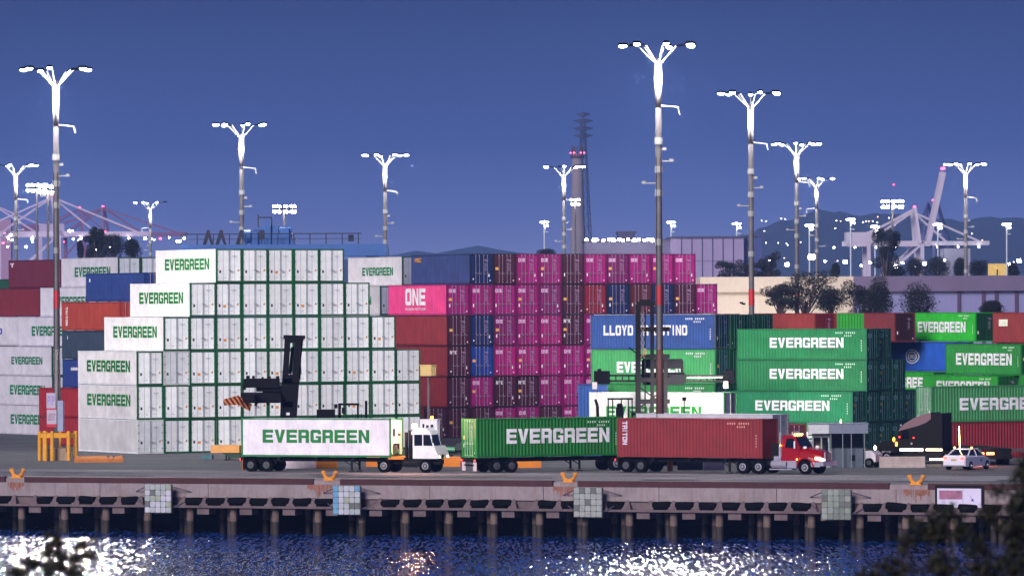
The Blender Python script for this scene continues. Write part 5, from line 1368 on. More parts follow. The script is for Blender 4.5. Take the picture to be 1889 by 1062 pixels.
a, b = L(447, 724), L(520, 742); m.box((a.x, -2.0, b.z), (b.x, 2.0, a.z)); a, b = L(485, 719), L(520, 728); m.box((a.x, -1.0, b.z), (b.x, 1.0, a.z))
m.bar(L(453, 699, -1), L(452, 718, -1), 0.25); a, b = L(540, 682), L(552, 705); m.box((a.x, -1.3, b.z), (b.x, 1.3, a.z)); a, b = L(537, 725), L(547, 752); m.box((a.x, -1.0, b.z), (b.x, 1.0, a.z))
rg = random.Random(4)
for i in range(16):
    x = rg.uniform(455, 515); y = rg.choice([rg.uniform(694, 700), rg.uniform(738, 747), rg.uniform(716, 724)]); p = L(x, y, rg.uniform(-1.5, 1.5)); e = rg.uniform(0.12, 0.3); m.cbox(p, (e, e, e))
m.build('carriage', r)
m = MB(); SPY = mat('hazard_stripe', (206, 112, 60), rough=0.6, var=0.1)
nd = SPY.node_tree.nodes; lk = SPY.node_tree.links; w_ = nd.new('ShaderNodeTexWave'); w_.inputs['Scale'].default_value = 1.1; w_.bands_direction = 'DIAGONAL'; tcx = nd.new('ShaderNodeTexCoord'); lk.new(tcx.outputs['Object'], w_.inputs['Vector'])
rp = nd.new('ShaderNodeValToRGB'); rp.color_ramp.interpolation = 'CONSTANT'; rp.color_ramp.elements[0].color = col(26, 20, 22); rp.color_ramp.elements[1].position = 0.45; rp.color_ramp.elements[1].color = col(214, 120, 66)
lk.new(w_.outputs[0], rp.inputs[0]); lk.new(rp.outputs[0], nd['Principled BSDF'].inputs['Base Color'])
m.use(SPY)
m.loft([[L(419, 734, -6), L(421, 745, -6), L(421, 745, -5.4), L(419, 734, -5.4)], [L(445, 727, -5.4), L(446, 744, -5.4), L(446, 744, -4.8), L(445, 727, -4.8)], [L(469, 744, -4.6), L(466, 756, -4.6), L(466, 756, -4), L(469, 744, -4)]])
m.use(HB); m.box((L(450, 0).x, -5.4, L(0, 741).z), (L(472, 0).x, 5.4, L(0, 728).z)); m.build('spreader', r)
m = MB(); m.use(HB); m.box((0.2, -1.6, 0.9), (6.6, 1.6, 2.3)); m.box((3.8, -1.7, 1.4), (6.9, 1.7, 2.7)); m.build('body', r)
m = MB(); m.use(HB); m.box((4.3, -0.9, 2.7), (6.0, 0.9, 3.0))
for xx in (4.4, 5.9):
    for yy in (-0.8, 0.8): m.bar((xx, yy, 2.7), (xx, yy, 4.3), 0.09)
m.box((4.3, -0.9, 4.25), (6.0, 0.9, 4.4)); m.build('cab', r)
m = MB(); m.use(HB)
for i in range(4): m.bar((5.5 + i * 0.25, -1.4, 2.7), (5.5 + i * 0.25, -1.4, 3.6), 0.05)
m.tube((6.6, 0, 2.3), (6.6, 0, 4.6), 0.11, n=8); m.build('railing', r)
for xx, rr_ in ((0.9, 0.85), (5.6, 0.7)):
    for yy in (-1.7, 1.7): wheel(r, xx, yy, r=rr_, w=0.6, rim=RIMD, side=-1 if yy < 0 else 1)
m = MB(); m.use(HB); m.box((L(583, 0).x, -3.2, 3.0), (L(614, 0).x, -1.0, L(0, 757).z)); m.build('engine_cover', r)
m = MB(); m.use(HB)
for px in (619, 626): m.bar(L(px, 800, -2), L(px, 746, -2), 0.06); m.cbox(L(px + 2, 748, -2), (0.25, 0.2, 0.35))
m.bar(L(630, 800, -2), L(630, 742, -2), 0.05); m.bar(L(632, 756, -2), L(638, 756, -2), 0.5); m.build('mirror', r)

# handler seen end on, mast up, holding the white container
s = 22.9; D = F / s
P0 = at(1212, 571, D - 4); P0.z = 0
r = empty('container_handler', P0, 0, 'tall dark lattice masted lifting machine gripping the white container behind the lamp mast', 'container handler', 'container lifting machines')
def L(px, py, dy=0): return at(px, py, D - 4 + dy) - P0
m = MB(); m.use(mat('mast_brown', (17, 13, 16), rough=0.7, var=0.4, scale=1.5, spec=0.15))
for px in (1177, 1203, 1228): m.bar(L(px, 840), L(px, 562 if px < 1210 else 660), 0.42 if px == 1177 else 0.3, 0.5)
for px in (1190,): 
    m.bar(L(px, 840, 0.4), L(px, 572, 0.4), 0.12)
zz = [600 + 22 * i for i in range(11)]
m.use(mat('chain_tan', (128, 108, 76), rough=0.5, var=0.3, scale=3))
for i, q in enumerate(range(576, 660, 14)):
    m.bar(L(1182, q, -0.3), L(1189, q + 14, -0.3), 0.05); m.bar(L(1189, q, -0.3), L(1182, q + 14, -0.3), 0.05)
m.box((L(1183, 0).x, -0.4, L(0, 660).z), (L(1189, 0).x, -0.25, L(0, 648).z))
m.use(MATS['mast_brown'])
for q in (565, 612, 662, 705, 745, 790): m.box((L(1172, 0).x, -0.3, L(0, q + 5).z), (L(1208 if q < 600 else 1232, 0).x, 0.3, L(0, q - 3).z))
for q in (715, 760, 800): m.bar(L(1182, q + 35, -0.1), L(1228, q, -0.1), 0.12); m.bar(L(1182, q, -0.1), L(1228, q + 35, -0.1), 0.12)
m.box((L(1176, 0).x, -0.2, L(0, 566).z), (L(1197, 0).x, 0.2, L(0, 558).z)); m.build('mast', r)
m = MB(); m.use(HB)
def fr(x0, y0, x1, y1, w=0.22, dy=0.8):
    for a, b in (((x0, y0), (x1, y0)), ((x1, y0), (x1, y1)), ((x1, y1), (x0, y1)), ((x0, y1), (x0, y0))): m.bar(L(*a, dy), L(*b, dy), w)
fr(1186, 664, 1258, 692); fr(1186, 690, 1262, 706, 0.3); m.box((L(1188, 0).x, 0.6, L(0, 686).z), (L(1256, 0).x, 1.0, L(0, 668).z)); m.box((L(1180, 0).x, 0.4, L(0, 712).z), (L(1262, 0).x, 1.8, L(0, 696).z))
m.bar(L(1172, 650, 0.5), L(1160, 640, 0.5), 0.1); m.build('carriage', r)
m = MB(); m.use(mat('spreader_dark', (22, 18, 20), rough=0.6, var=0.3, scale=2, spec=0.2))
ws = (1108, 1336)
th_ = R(0)
for dy in (0.9, 2.6):
    for q in (692, 702): m.bar(L(1100, q, dy), L(1336, q + 1, dy), 0.16)
for px in range(1112, 1336, 12): m.bar(L(px, 692, 0.9), L(px, 702, 0.9), 0.1)
m.use(plain((176, 168, 160), 0.4, 0.3)); m.box((L(1265, 0).x, 0.7, L(0, 704).z), (L(1330, 0).x, 0.82, L(0, 701).z))
m.use(HB)
for x0, x1 in ((1093, 1122), (1333, 1352)): m.box((L(x0, 0).x, 0.6, L(0, 714).z), (L(x1, 0).x, 3.0, L(0, 690).z)); m.bar(L((x0 + x1) / 2, 692, 1), L(x0 + 12, 680, 1), 0.3)
m.use(plain((210, 200, 200), 0.5))
for px in (1093, 1335): m.box((L(px - 4, 0).x, 0.3, L(0, 723).z), (L(px + 5, 0).x, 0.58, L(0, 710).z))
m.build('spreader', r)
m = MB(); m.use(HB); m.box((-3.2, -8.0, 0.9), (1.6, -0.6, 2.4)); m.build('body', r)
m = MB(); m.use(HB)
x0, x1 = L(1118, 0, -3.5).x, L(1162, 0, -3.5).x; z1 = L(0, 742, -3.5).z
for xx in [x0, x0 + 0.35, (x0 + x1) / 2 + 0.1, x1 - 0.3, x1]: m.bar((xx, -4.2, 2.4), (xx, -4.2, z1), 0.09)
m.box((x0 - 0.05, -5.2, z1), (x1 + 0.05, -3.2, z1 + 0.12)); m.box((x0 + 0.6, -4.6, 2.4), (x0 + 1.2, -4.0, z1 - 0.6)); m.ball((x0 + 0.9, -4.3, z1 - 0.5), 0.25, n=8, m=5); m.build('cab', r)
m = MB(); m.use(HB); a = L(1103, 780, -4); b = L(1102, 748, -4); c = L(1098, 736, -4); m.tube(a, b, 0.12, n=8); m.tube(b, c, 0.12, 0.1, n=8); m.bar(L(1165, 775, -4), L(1168, 764, -4), 0.08); m.cbox(L(1168, 763, -4), (0.35, 0.1, 0.2)); m.build('exhaust_stack', r)
for yy in (-6.5, -1.4):
    for xx in (-2.9, 1.6): wheel(r, yy * 0 + xx, yy, r=0.8, w=0.6, rim=RIMD)
# the gripped white container
P = at(1334, 571, D); P.z = 2.45
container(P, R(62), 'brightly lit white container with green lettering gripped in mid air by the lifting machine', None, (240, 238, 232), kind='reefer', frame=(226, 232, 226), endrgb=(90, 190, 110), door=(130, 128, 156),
          text=EVT(-1, 0.52, 0.45, 8.6, 0.92, (10, 150, 40)), v=2)
L_ = bpy.data.lights.new('work_light', 'SPOT'); L_.energy = 2600; L_.spot_size = R(110); L_.spot_blend = 0.6; L_.shadow_soft_size = 0.15; L_.color = (1, 0.96, 0.86)
wl = bpy.data.objects.new('work_light', L_); C.objects.link(wl); wl.parent = r; pl = at(1262, 735, D - 9) - P0; wl.location = pl
tgt = at(1262, 740, D + 3) - P0; wl.rotation_euler = (tgt - pl).to_track_quat('-Z', 'Y').to_euler()
m = MB(); m.use(HB); m.bar((pl.x, pl.y - 0.1, 2.4), (pl.x, pl.y - 0.1, pl.z - 0.15), 0.08); m.box((pl.x - 0.15, pl.y - 0.25, pl.z - 0.15), (pl.x + 0.15, pl.y - 0.06, pl.z + 0.12)); m.build('work_lamp_post', r)

# ---------------------------------------------------------------- right side: booth, cart, barrier, black semi, sedan
P = gp(1545, 861); s = F / P.y
r = empty('gate_booth', P, R(-2), 'grey gate booth with flat white and grey canopy on thin posts', 'booth')
w_ = 2.28
m = MB(); m.use(plain((196, 196, 200), 0.6)); m.box((-w_ + 0.05, -1.9, 2.6), (-0.7, 1.6, 3.3)); m.use(plain((112, 120, 138), 0.6)); m.box((-0.7, -1.9, 2.6), (w_, 1.6, 3.3)); m.box((-w_, -1.95, 3.3), (w_ + 0.05, 1.65, 3.36)); m.build('canopy', r)
m = MB(); m.use(plain((120, 126, 130), 0.5))
for x in (-0.55, 0.35, 1.0, 2.0): m.bar((x, -1.75, 0), (x, -1.75, 2.6), 0.06)
m.build('post', r)
m = MB(); m.use(plain((74, 86, 98), 0.6)); m.box((-0.6, -1.3, 0), (1.9, 1.3, 1.45)); m.use(plain((150, 158, 160), 0.6)); m.box((-1.95, -1.25, 0), (-0.62, 1.2, 1.15)); m.box((-1.95, -1.2, 1.15), (-1.85, -1.1, 2.6)); m.box((-0.72, -1.2, 1.15), (-0.62, -1.1, 2.6)); m.box((-1.3, -1.22, 1.15), (-1.2, -1.12, 2.6)); m.box((-1.95, -1.25, 2.3), (-0.62, -1.1, 2.6)); m.build('wall', r)
m = MB(); m.use(GLASS); m.box((-1.84, -1.1, 1.16), (-0.74, -1.04, 2.3)); m.box((-0.6, 0.5, 1.46), (1.9, 0.56, 2.6)); m.use(DARK); m.box((0.95, -1.33, 0.5), (1.3, -1.31, 0.95)); m.build('window', r)
m = MB(); m.use(glow((220, 255, 120), 3)); m.ball((0.25, -0.6, 3.5), 0.09, n=8, m=5, sz=(0.7, 0.7, 1.8)); m.build('roof_lamp', r)
# white utility cart
P = gp(1603, 861)
r = empty('utility_cart', P, R(150), 'small white covered trailer cart with one dark wheel beside the concrete barrier', 'trailer cart')
m = MB(); m.use(plain((206, 198, 208), 0.5)); m.prism([(-0.85, 0.42), (0.5, 0.36), (0.85, 0.62), (0.85, 1.10), (0.7, 1.22), (-0.45, 1.28), (-0.85, 0.98)], -0.6, 0.6); m.build('body', r)
m = MB(); m.use(plain((110, 92, 70), 0.7)); m.box((0.1, -0.2, 1.2), (0.5, 0.3, 1.42)); m.box((0.2, 0.605, 0.6), (0.55, 0.62, 1.1)); m.use(DARK); m.box((-0.9, -0.55, 0.3), (0.9, 0.55, 0.42)); m.build('fittings', r)
for y in (-0.66, 0.66): wheel(r, -0.35, y, r=0.36, w=0.2, rim=RIMD, side=-1 if y < 0 else 1)
m = MB(); m.use(DARK); m.bar((-0.9, 0, 0.4), (-1.9, 0, 0.42), 0.1); m.bar((-1.6, 0, 0.4), (-1.6, 0, 0.0), 0.07); m.build('tow_bar', r)
# concrete barrier
def barrier(px0, px1, py, H, label, mt, dz=0.0, top=0.16, bot=0.30, cat='barrier', ang=0.0):
    a = gp(px0, py); b = gp(px1, py); c = (a + b) / 2; Lh = (b - a).length / 2
    o_m = MB(); o_m.use(mt)
    o_m.prism([(-bot, 0.0), (bot, 0.0), (bot, 0.12), (top * 1.1, 0.42 * H), (top, H - 0.03), (top - 0.03, H), (-top + 0.03, H), (-top, H - 0.03), (-top * 1.1, 0.42 * H), (-bot, 0.12)], -Lh, Lh, ax='x')
    o = o_m.build('barrier'); o.location = (c.x, c.y, dz); o.rotation_euler = (0, 0, R(ang)); tag(o, label, cat); return o
barrier(1622, 1706, 862, 0.84, 'plain concrete barrier in front of the black semi truck', mat('barrier_concrete', (172, 156, 152), rough=0.9, var=0.15, scale=2, streak=0.3))
barrier(815, 849, 860, 0.78, 'orange block barrier right behind the white yard tractor', ORNG, bot=0.3, top=0.28)
barrier(936, 998, 862, 0.56, 'low orange barrier seen beyond the green container trailer', ORNG, bot=0.22, top=0.2)
barrier(584, 622, 863, 0.66, 'yellow orange barrier seen under the white container trailer', ORNG, bot=0.22, top=0.2)
barrier(676, 700, 860, 0.85, 'orange barrier end beside the drive wheels of the white tractor', ORNG, bot=0.22, top=0.2)
barrier(516, 583, 863, 0.68, 'white barrier with faded red writing under the white container', plain((232, 214, 220), 0.7), bot=0.2, top=0.18)
o = bpy.data.objects[-1] if False else None
a = gp(520, 863); m = MB(); m.use(mat('faded_red', (220, 110, 120), var=0.3, scale=8)); letters(m, 'XXING', (a.x, a.y - 0.22, 0.14), (1, 0, 0), (0, 0, 1), 1.75, 0.42); 
br = [o for o in C.objects if o.get('label', '').startswith('white barrier with faded red')][0]
o = m.build('lettering'); o.parent = br; o.matrix_parent_inverse = Matrix.Translation(-br.location)
barrier(1250, 1296, 866, 0.9, 'dark blue drum barrier beyond the maroon container trailer', plain((30, 40, 70)), bot=0.3, top=0.28)
barrier(1298, 1336, 866, 0.8, 'pale barrier beyond the maroon container trailer', plain((196, 200, 206)), bot=0.25, top=0.2)
a = gp(1236, 868); m = MB(); m.use(mat('post_ochre', (150, 92, 20), var=0.1)); m.tube((0, 0, 0), (0, 0, 1.15), 0.22, n=12); m.ball((0, 0, 1.15), 0.22, n=12, m=6, sz=(1, 1, 0.5)); o = m.build('bollard'); o.location = a; tag(o, 'ochre bollard seen through the maroon container trailer', 'bollard')
# tan slabs on the ground at left
P = gp(182, 852)
r = empty('barrier', P, R(3), 'long orange tan slab barrier lying beside the yellow posts', 'barrier')
SL = mat('slab_tan', (196, 120, 58), rough=0.8, var=0.2, scale=2, streak=0.3, dirt=(120, 70, 40))
for x0, x1 in ((-1.95, 0.72), (0.75, 1.18), (1.21, 1.98)):
    m = MB(); m.use(SL); m.loft([[(x0, -0.55, 0.0), (x0, -0.62, 0.28), (x0 + 0.1, -0.1, 0.42), (x0 + 0.15, 0.7, 0.48), (x0, 0.75, 0.0)], [(x1, -0.5, 0.0), (x1, -0.55, 0.30), (x1 - 0.05, -0.05, 0.46), (x1 - 0.12, 0.7, 0.52), (x1, 0.75, 0.0)]]); m.build('slab', r)

# yellow guard posts round the left mast
GY = mat('guard_yellow', (224, 156, 32), rough=0.6, var=0.15, scale=2, streak=0.3, dirt=(150, 90, 30))
Pg = gp(106, 849)
r = empty('guard_posts', Pg, 0, 'ring of yellow guard posts joined by a rail round the left lamp mast', 'guard rail')
pts = [(-1.42, -0.2), (-0.92, -0.5), (-0.36, -0.7), (0.96, -0.55), (1.48, 0.2), (1.3, 1.3), (-1.2, 1.3), (0.1, 1.6)]
for i, (x, y) in enumerate(pts):
    m = MB(); m.use(GY); m.tube((x, y, 0), (x, y, 2.35), 0.155 if i < 5 else 0.12, n=12); m.ball((x, y, 2.35), 0.155 if i < 5 else 0.12, n=12, m=6, sz=(1, 1, 0.4)); m.build('post', r)
m = MB(); m.use(GY)
for a, b in zip([pts[i] for i in (0, 1, 2, 3, 4, 5, 7, 6, 0)][:-1], [pts[i] for i in (1, 2, 3, 4, 5, 7, 6, 0)]): m.bar((*a, 2.05), (*b, 2.05), 0.10, 0.36)
m.build('rail', r)
m = MB(); m.use(plain((150, 130, 110), 0.8)); m.box((-0.75, -0.1, 0), (0.7, 0.9, 1.0)); m.tube((0.8, -0.2, 0), (0.8, -0.2, 0.7), 0.3, n=10); m.build('mast_plinth', r)
# signs on the left mast
r = empty('mast_sign', Pg + Vector((-0.42, -0.75, 3.0)), R(-8), 'pair of white signs with red borders strapped to the left lamp mast', 'sign')
m = MB(); m.use(plain((176, 164, 184), 0.6)); m.box((-0.36, -0.03, 0.0), (0.44, 0.0, 1.15)); m.box((-0.38, -0.03, 1.28), (0.36, 0.0, 2.52)); m.build('board', r)
m = MB(); m.use(mat('sign_red', (190, 30, 50), var=0.05)); m.box((-0.36, -0.034, -0.24), (0.44, 0.0, 0.0)); m.box((-0.37, -0.034, 1.15), (0.42, -0.0, 1.27)); m.build('border', r)
m = MB(); m.use(mat('sign_violet', (150, 130, 190), var=0.05)); letters(m, 'PIP', (-0.30, -0.036, 1.55), (1, 0, 0), (0, 0, 1), 0.58, 0.75)
m.use(mat('sign_grey', (150, 120, 140), var=0.05)); letters(m, 'WEST', (-0.28, -0.036, 0.3), (1, 0, 0), (0, 0, 1), 0.64, 0.55); m.build('lettering', r)
m = MB(); m.use(plain((140, 146, 176), 0.5)); m.box((0.5, 0.1, -0.6), (0.95, 0.6, 1.9)); m.build('cabinet', r)
# sign box on a post
P = gp(791, 855); s = F / P.y
r = empty('sign_post', P, 0, 'slim grey post carrying a yellowish box against the red containers', 'sign post')
zt = at(791, 673, P.y).z
m = MB(); m.use(POLE); m.tube((0, 0, 0), (0, 0, zt - 0.8), 0.10, n=10); m.build('post', r)
m = MB(); m.use(mat('box_yellow', (214, 186, 120), rough=0.6, var=0.15)); m.T = Matrix.Rotation(R(-30), 4, 'Z'); m.box((-0.5, -0.4, zt - 0.85), (0.5, 0.35, zt)); m.box((-0.56, -0.46, zt - 0.04), (0.56, 0.4, zt + 0.03)); m.build('box', r)
# tall white booth behind the yard tractor
P = gp(795, 858)
r = empty('white_booth', P, R(-12), 'narrow tall white booth with small dark windows behind the white yard tractor', 'booth')
zt = at(795, 774, P.y).z
m = MB(); m.use(WHITEP); m.box((-0.75, -0.5, 0.9), (0.62, 0.5, zt)); m.box((-0.8, -0.55, zt), (0.68, 0.55, zt + 0.06)); m.build('wall', r)
m = MB(); m.use(GLASS); m.box((-0.55, -0.52, zt - 0.85), (-0.4, -0.5, zt - 0.3)); m.box((0.1, -0.52, zt - 0.95), (0.32, -0.5, zt - 0.35)); m.box((-0.25, -0.52, zt - 0.7), (-0.05, -0.5, zt - 0.4)); m.build('window', r)
m = MB(); m.use(DARK); m.box((-0.7, -0.45, 0), (0.6, 0.45, 0.9)); m.build('base', r)
m = MB(); m.use(AMB); m.ball((0.1, 0, zt + 0.2), 0.12, n=8, m=5); m.build('beacon', r)
# dark green bobtail vehicle behind
P = gp(842, 850)
r = empty('yard_tractor', P, R(-12), 'low dark green yard tractor parked behind, one pale wheel rim showing', 'yard tractor')
m = MB(); m.use(plain((24, 34, 34), 0.5)); m.box((-1.6, -0.5, 0.5), (1.9, 0.6, 0.95)); m.prism([(0.2, 0.9), (1.9, 0.9), (1.9, 1.35), (1.5, 1.62), (0.9, 1.62), (0.2, 1.4)], -1.1, 1.0); m.use(plain((70, 140, 96), 0.4)); m.tube((-1.2, -0.8, 1.0), (0.1, -0.8, 0.95), 0.2, n=10); m.build('body', r)
for y in (-1.0, 1.0): wheel(r, 1.15, y, r=0.52, w=0.34, rim=CHROME, side=-1 if y < 0 else 1); wheel(r, -1.0, y, r=0.5, w=0.34, rim=RIMD, side=-1 if y < 0 else 1)
# yellow gooseneck chassis end at left of the white truck
P = gp(417, 848)
r = empty('empty_chassis', P, R(-8), 'yellow beamed empty chassis nose sticking out behind the white truck', 'container trailer')
m = MB(); m.use(plain((224, 160, 84), 0.6)); m.box((-1.05, -1.1, 0.62), (1.3, 1.1, 1.22)); m.build('gooseneck', r)
m = MB(); m.use(plain((20, 60, 40))); m.prism([(-0.2, 0.62), (1.4, 0.62), (1.4, 0.2), (0.6, 0.2)], -0.9, 0.9); m.build('frame', r)
for y in (-0.6, 0.6): m = MB(); m.use(DARK); m.bar((0.15, y, 0), (0.15, y, 0.65), 0.12); m.box((0.0, y - 0.12, 0), (0.3, y + 0.12, 0.06)); m.build('landing_leg', r)
m = MB(); m.use(plain((64, 110, 116), 0.7)); m.cbox((-1.5, 0.3, 0.25), (0.7, 0.6, 0.3)); m.cbox((-1.9, 0.4, 0.2), (0.4, 0.5, 0.25)); m.build('hose_bundle', r)

# black sleeper semi facing left
a5 = R(180 - 22); P, X, Y = frame_of(1738, 856, a5)      # near rear corner of the sleeper
O = P - Y * (-1.25) * -1 if False else P - Y * 1.25
# heading left and slightly away: the side turned to the quay is the driver's left side, local y = +1.25
r = empty('semi_tractor', O, a5, 'black sleeper semi truck facing left with amber lit running boards', 'semi truck')
BKP = mat('truck_black', (5, 4, 7), rough=0.5, var=0.1, spec=0.15)
m = MB(); m.use(BKP)
m.prism([(0.0, 0.9), (2.5, 0.9), (2.5, 2.9), (2.2, 3.55), (1.4, 3.85), (0.0, 3.95)], -1.22, 1.22); m.build('sleeper', r)
m = MB(); m.use(BKP); m.prism([(2.5, 0.9), (3.6, 0.9), (3.8, 1.9), (3.3, 2.75), (2.5, 2.75)], -1.15, 1.15); m.prism([(3.7, 0.9), (5.6, 0.75), (5.75, 1.2), (5.4, 1.6), (3.75, 1.95)], -1.0, 1.0); m.build('cab', r)
m = MB(); m.use(mat('fairing', (112, 84, 92), rough=0.35, var=0.1)); 
m.prism([(3.55, 2.55), (3.35, 2.85), (3.0, 3.15), (2.4, 3.5), (1.7, 3.8), (0.9, 4.0), (0.9, 3.5), (1.3, 3.2), (2.0, 2.95), (2.9, 2.72)], -1.24, 1.24)
m.build('roof_fairing', r)
m = MB(); m.use(GLASS); m.prism([(2.7, 1.95), (3.5, 1.95), (3.2, 2.6), (2.75, 2.6)], 1.16, 1.17); m.poly([(3.83, -1.0, 1.98), (3.83, 1.0, 1.98), (3.38, 0.95, 2.72), (3.38, -0.95, 2.72)]); m.build('window', r)
STR = glow((255, 214, 160), 5)
m = MB(); m.use(STR); m.box((1.55, 1.24, 1.02), (3.4, 1.28, 1.22)); m.build('light_strip', r)
m = MB(); m.use(STR); m.box((0.0, 1.24, 1.06), (1.3, 1.28, 1.20)); m.build('light_strip', r)
m = MB(); m.use(STR); m.box((-0.9, 1.24, 0.32), (1.0, 1.28, 0.46)); m.build('light_strip', r)
m = MB(); m.use(STR); m.box((-0.95, 1.24, 0.46), (-0.86, 1.28, 1.15)); m.build('light_strip', r)
m = MB(); m.use(DARK); m.box((-2.4, -0.6, 0.6), (5.4, 0.6, 0.95)); m.box((0.2, 0.6, 0.3), (3.2, 1.2, 0.9)); m.box((-1.0, 0.9, 0.25), (1.1, 1.23, 1.0)); m.build('frame', r)
for x, y in ((3.9, 1.43), (3.7, 1.43)): m = MB(); m.use(AMB); m.ball((x, 1.25, 1.9 if x > 3.8 else 1.55), 0.12, n=8, m=5, sz=(0.7, 0.7, 1.6)); m.build('marker_lamp', r)
m = MB(); m.use(TAIL); m.ball((2.3, 1.24, 2.05), 0.05, n=8, m=5); m.ball((3.45, 1.24, 2.1), 0.06, n=8, m=5); m.build('marker_lamp', r)
m = MB(); m.use(HEADL); m.ball((5.5, 0.9, 1.25), 0.2, n=8, m=5, sz=(0.8, 0.8, 1.2)); m.build('headlight', r)
m = MB(); m.use(CHROME); m.ball((2.45, 1.3, 1.6), 0.1, n=8, m=5); m.ball((3.3, 1.25, 3.0), 0.09, n=8, m=5); m.box((4.2, 1.0, 0.85), (4.9, 1.2, 1.0)); m.build('mirror', r)
for x in (-1.7, -0.4):
    for y in (-1.0, 1.0): wheel(r, x, y, w=0.5, side=-1 if y < 0 else 1)
for y in (-1.05, 1.05): wheel(r, 4.5, y, w=0.3, rim=CHROME, side=-1 if y < 0 else 1)

# white sedan
a6 = R(66); P = gp(1784, 866)
r = empty('sedan_car', P + Vector((0.1, 1.0, 0)), R(60), 'white sedan seen from behind with tail lights on and a tall lit whip antenna', 'car'); r.scale = (1.05, 1.05, 1.08)
CARW = mat('car_white', (222, 216, 234), rough=0.25, var=0.03, spec=0.7)
def ring(x, hw, z0, zb, hw2, zt): return [(x, -hw, z0), (x, -hw, zb), (x, -hw2, zt), (x, hw2, zt), (x, hw, zb), (x, hw, z0)]
m = MB(); m.use(CARW)
m.loft([ring(-2.25, 0.80, 0.36, 0.80, 0.74, 0.92), ring(-2.15, 0.88, 0.28, 0.88, 0.78, 1.02), ring(-1.6, 0.91, 0.25, 0.90, 0.80, 1.03), ring(-0.3, 0.92, 0.24, 0.90, 0.82, 0.97), ring(0.9, 0.91, 0.24, 0.88, 0.80, 0.95), ring(1.6, 0.89, 0.25, 0.80, 0.74, 0.86), ring(2.1, 0.82, 0.3, 0.66, 0.66, 0.72), ring(2.25, 0.70, 0.36, 0.58, 0.58, 0.62)]); m.build('body', r)
m = MB(); m.use(GLASS)
m.loft([[(-1.55, -0.78, 0.98), (-1.55, 0.78, 0.98), (-1.5, 0.76, 1.03), (-1.5, -0.76, 1.03)], [(-0.75, -0.82, 0.95), (-0.75, 0.82, 0.95), (-0.75, 0.62, 1.42), (-0.75, -0.62, 1.42)], [(0.25, -0.82, 0.95), (0.25, 0.82, 0.95), (0.25, 0.60, 1.43), (0.25, -0.60, 1.43)], [(1.15, -0.78, 0.92), (1.15, 0.78, 0.92), (1.1, 0.74, 0.98), (1.1, -0.74, 0.98)]]); m.build('window', r)
m = MB(); m.use(CARW); m.loft([[(-0.85, -0.60, 1.40), (-0.85, 0.60, 1.40), (-0.8, 0.55, 1.45), (-0.8, -0.55, 1.45)], [(-0.3, -0.64, 1.42), (-0.3, 0.64, 1.42), (-0.3, 0.56, 1.48), (-0.3, -0.56, 1.48)], [(0.35, -0.60, 1.42), (0.35, 0.60, 1.42), (0.33, 0.53, 1.46), (0.33, -0.53, 1.46)]])
for sy in (-1, 1):
    m.bar((-1.55, sy * 0.79, 1.0), (-0.82, sy * 0.62, 1.43), 0.07); m.bar((1.12, sy * 0.79, 0.96), (0.35, sy * 0.60, 1.44), 0.06); m.bar((-0.2, sy * 0.83, 0.95), (-0.2, sy * 0.63, 1.43), 0.06)
m.build('roof', r)
for sy in (-1, 1):
    m = MB(); m.use(TAIL); m.cbox((-2.22, sy * 0.66, 0.84), (0.12, 0.30, 0.15)); m.build('tail_light', r)
    for x in (-1.35, 1.38): wheel(r, x, sy * 0.82, r=0.31, w=0.2, rim=RIM, side=sy)
m = MB(); m.use(plain((190, 150, 70))); m.box((-2.27, -0.2, 0.66), (-2.22, 0.2, 0.78)); m.use(plain((120, 110, 150))); m.box((0.2, -0.925, 0.55), (0.5, -0.915, 0.75)); m.build('plate', r)
m = MB(); m.use(glow((255, 226, 150), 6)); m.bar((-1.0, 0.1, 1.3), (-1.15, 0.1, 3.0), 0.05); m.build('whip_antenna', r)
for y in (-0.45, 0.5): m = MB(); m.use(glow((255, 180, 90), 5)); m.ball((-0.6, y * 1.4, 1.52), 0.07, n=8, m=5); m.build('roof_lamp', r)
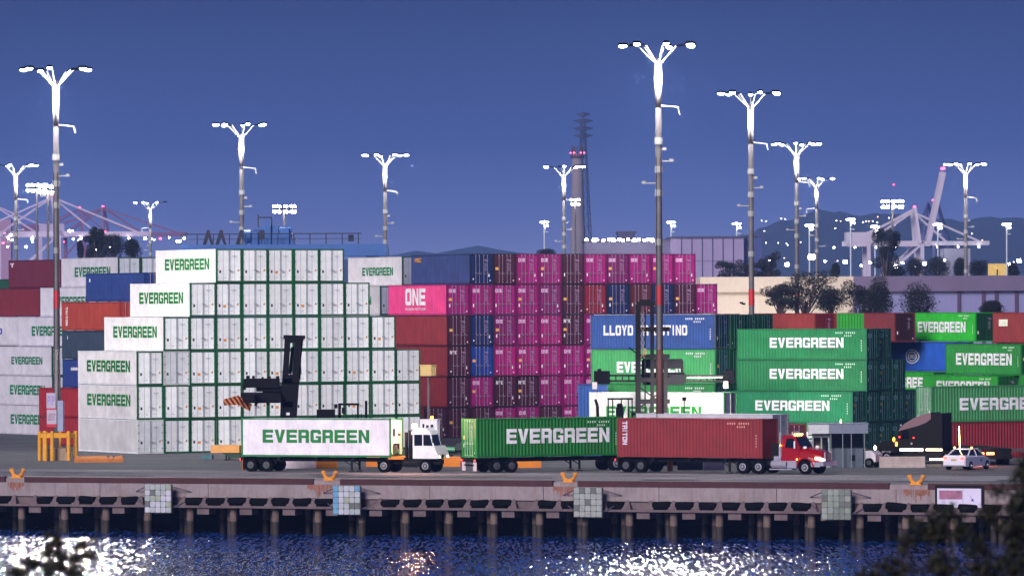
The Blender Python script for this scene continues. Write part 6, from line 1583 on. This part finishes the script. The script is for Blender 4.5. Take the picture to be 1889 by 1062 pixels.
# parked trailer with tail lights at far right
P = gp(1838, 858)
r = empty('trailer_tail', P, R(100), 'dark trailer rear with glowing red and amber tail lights beyond the sedan', 'container trailer')
m = MB(); m.use(DARK); m.box((0, -1.2, 0.8), (9, 1.2, 1.3)); m.box((-0.05, -1.25, 0.5), (0.05, 1.25, 0.8)); m.build('frame', r)
for x in (1.2, 2.5):
    for y in (-1, 1): wheel(r, x, y, w=0.5, side=y, rim=RIMD)
for y in (1.3, 0.5): m = MB(); m.use(glow((255, 120, 60), 7)); m.box((-0.1, y - 0.3, 0.84), (-0.055, y + 0.3, 1.0)); m.build('tail_light', r)
m = MB(); m.use(TAIL); m.ball((-0.12, 1.65, 0.9), 0.13, n=8, m=5); m.ball((-0.12, 1.3, 0.45), 0.1, n=8, m=5); m.build('tail_light', r)
Lp = bpy.data.lights.new('tail_glow', 'POINT'); Lp.energy = 70; Lp.color = (1, 0.2, 0.12); Lp.shadow_soft_size = 0.15; o = bpy.data.objects.new('tail_glow', Lp); C.objects.link(o); o.parent = r; o.location = (-0.6, 1.4, 0.5)
P = gp(1870, 852)
r = empty('empty_chassis', P, R(170), 'row end of dark empty container chassis at the right edge', 'container trailer')
m = MB(); m.use(plain((60, 20, 34), 0.6)); m.box((-5, -0.5, 0.8), (5, -0.3, 1.1)); m.box((-5, 0.3, 0.8), (5, 0.5, 1.1))
for x in range(-5, 6, 2): m.box((x - 0.08, -1.2, 0.95), (x + 0.08, 1.2, 1.15))
m.build('frame', r)
for x in (-3.6, -2.3):
    for y in (-1, 1): wheel(r, x, y, w=0.5, side=y, rim=RIM)
# ---------------------------------------------------------------- air
HAZE = 0.00013
m = MB(); hm = bpy.data.materials.new('haze'); hm.use_nodes = True
n = hm.node_tree.nodes; n.remove(n['Principled BSDF']); pv = n.new('ShaderNodeVolumePrincipled')
pv.inputs['Color'].default_value = (0.23, 0.39, 0.92, 1); pv.inputs['Density'].default_value = HAZE; pv.inputs['Anisotropy'].default_value = 0.0
hm.node_tree.links.new(pv.outputs[0], n['Material Output'].inputs['Volume'])
m.use(hm); m.box((-9500, -1400, -12), (9500, 10500, 260)); 
if HAZE: o = m.build('haze'); tag(o, kind='stuff')
SC.cycles.volume_bounces = 0
SC.cycles.max_bounces = 6
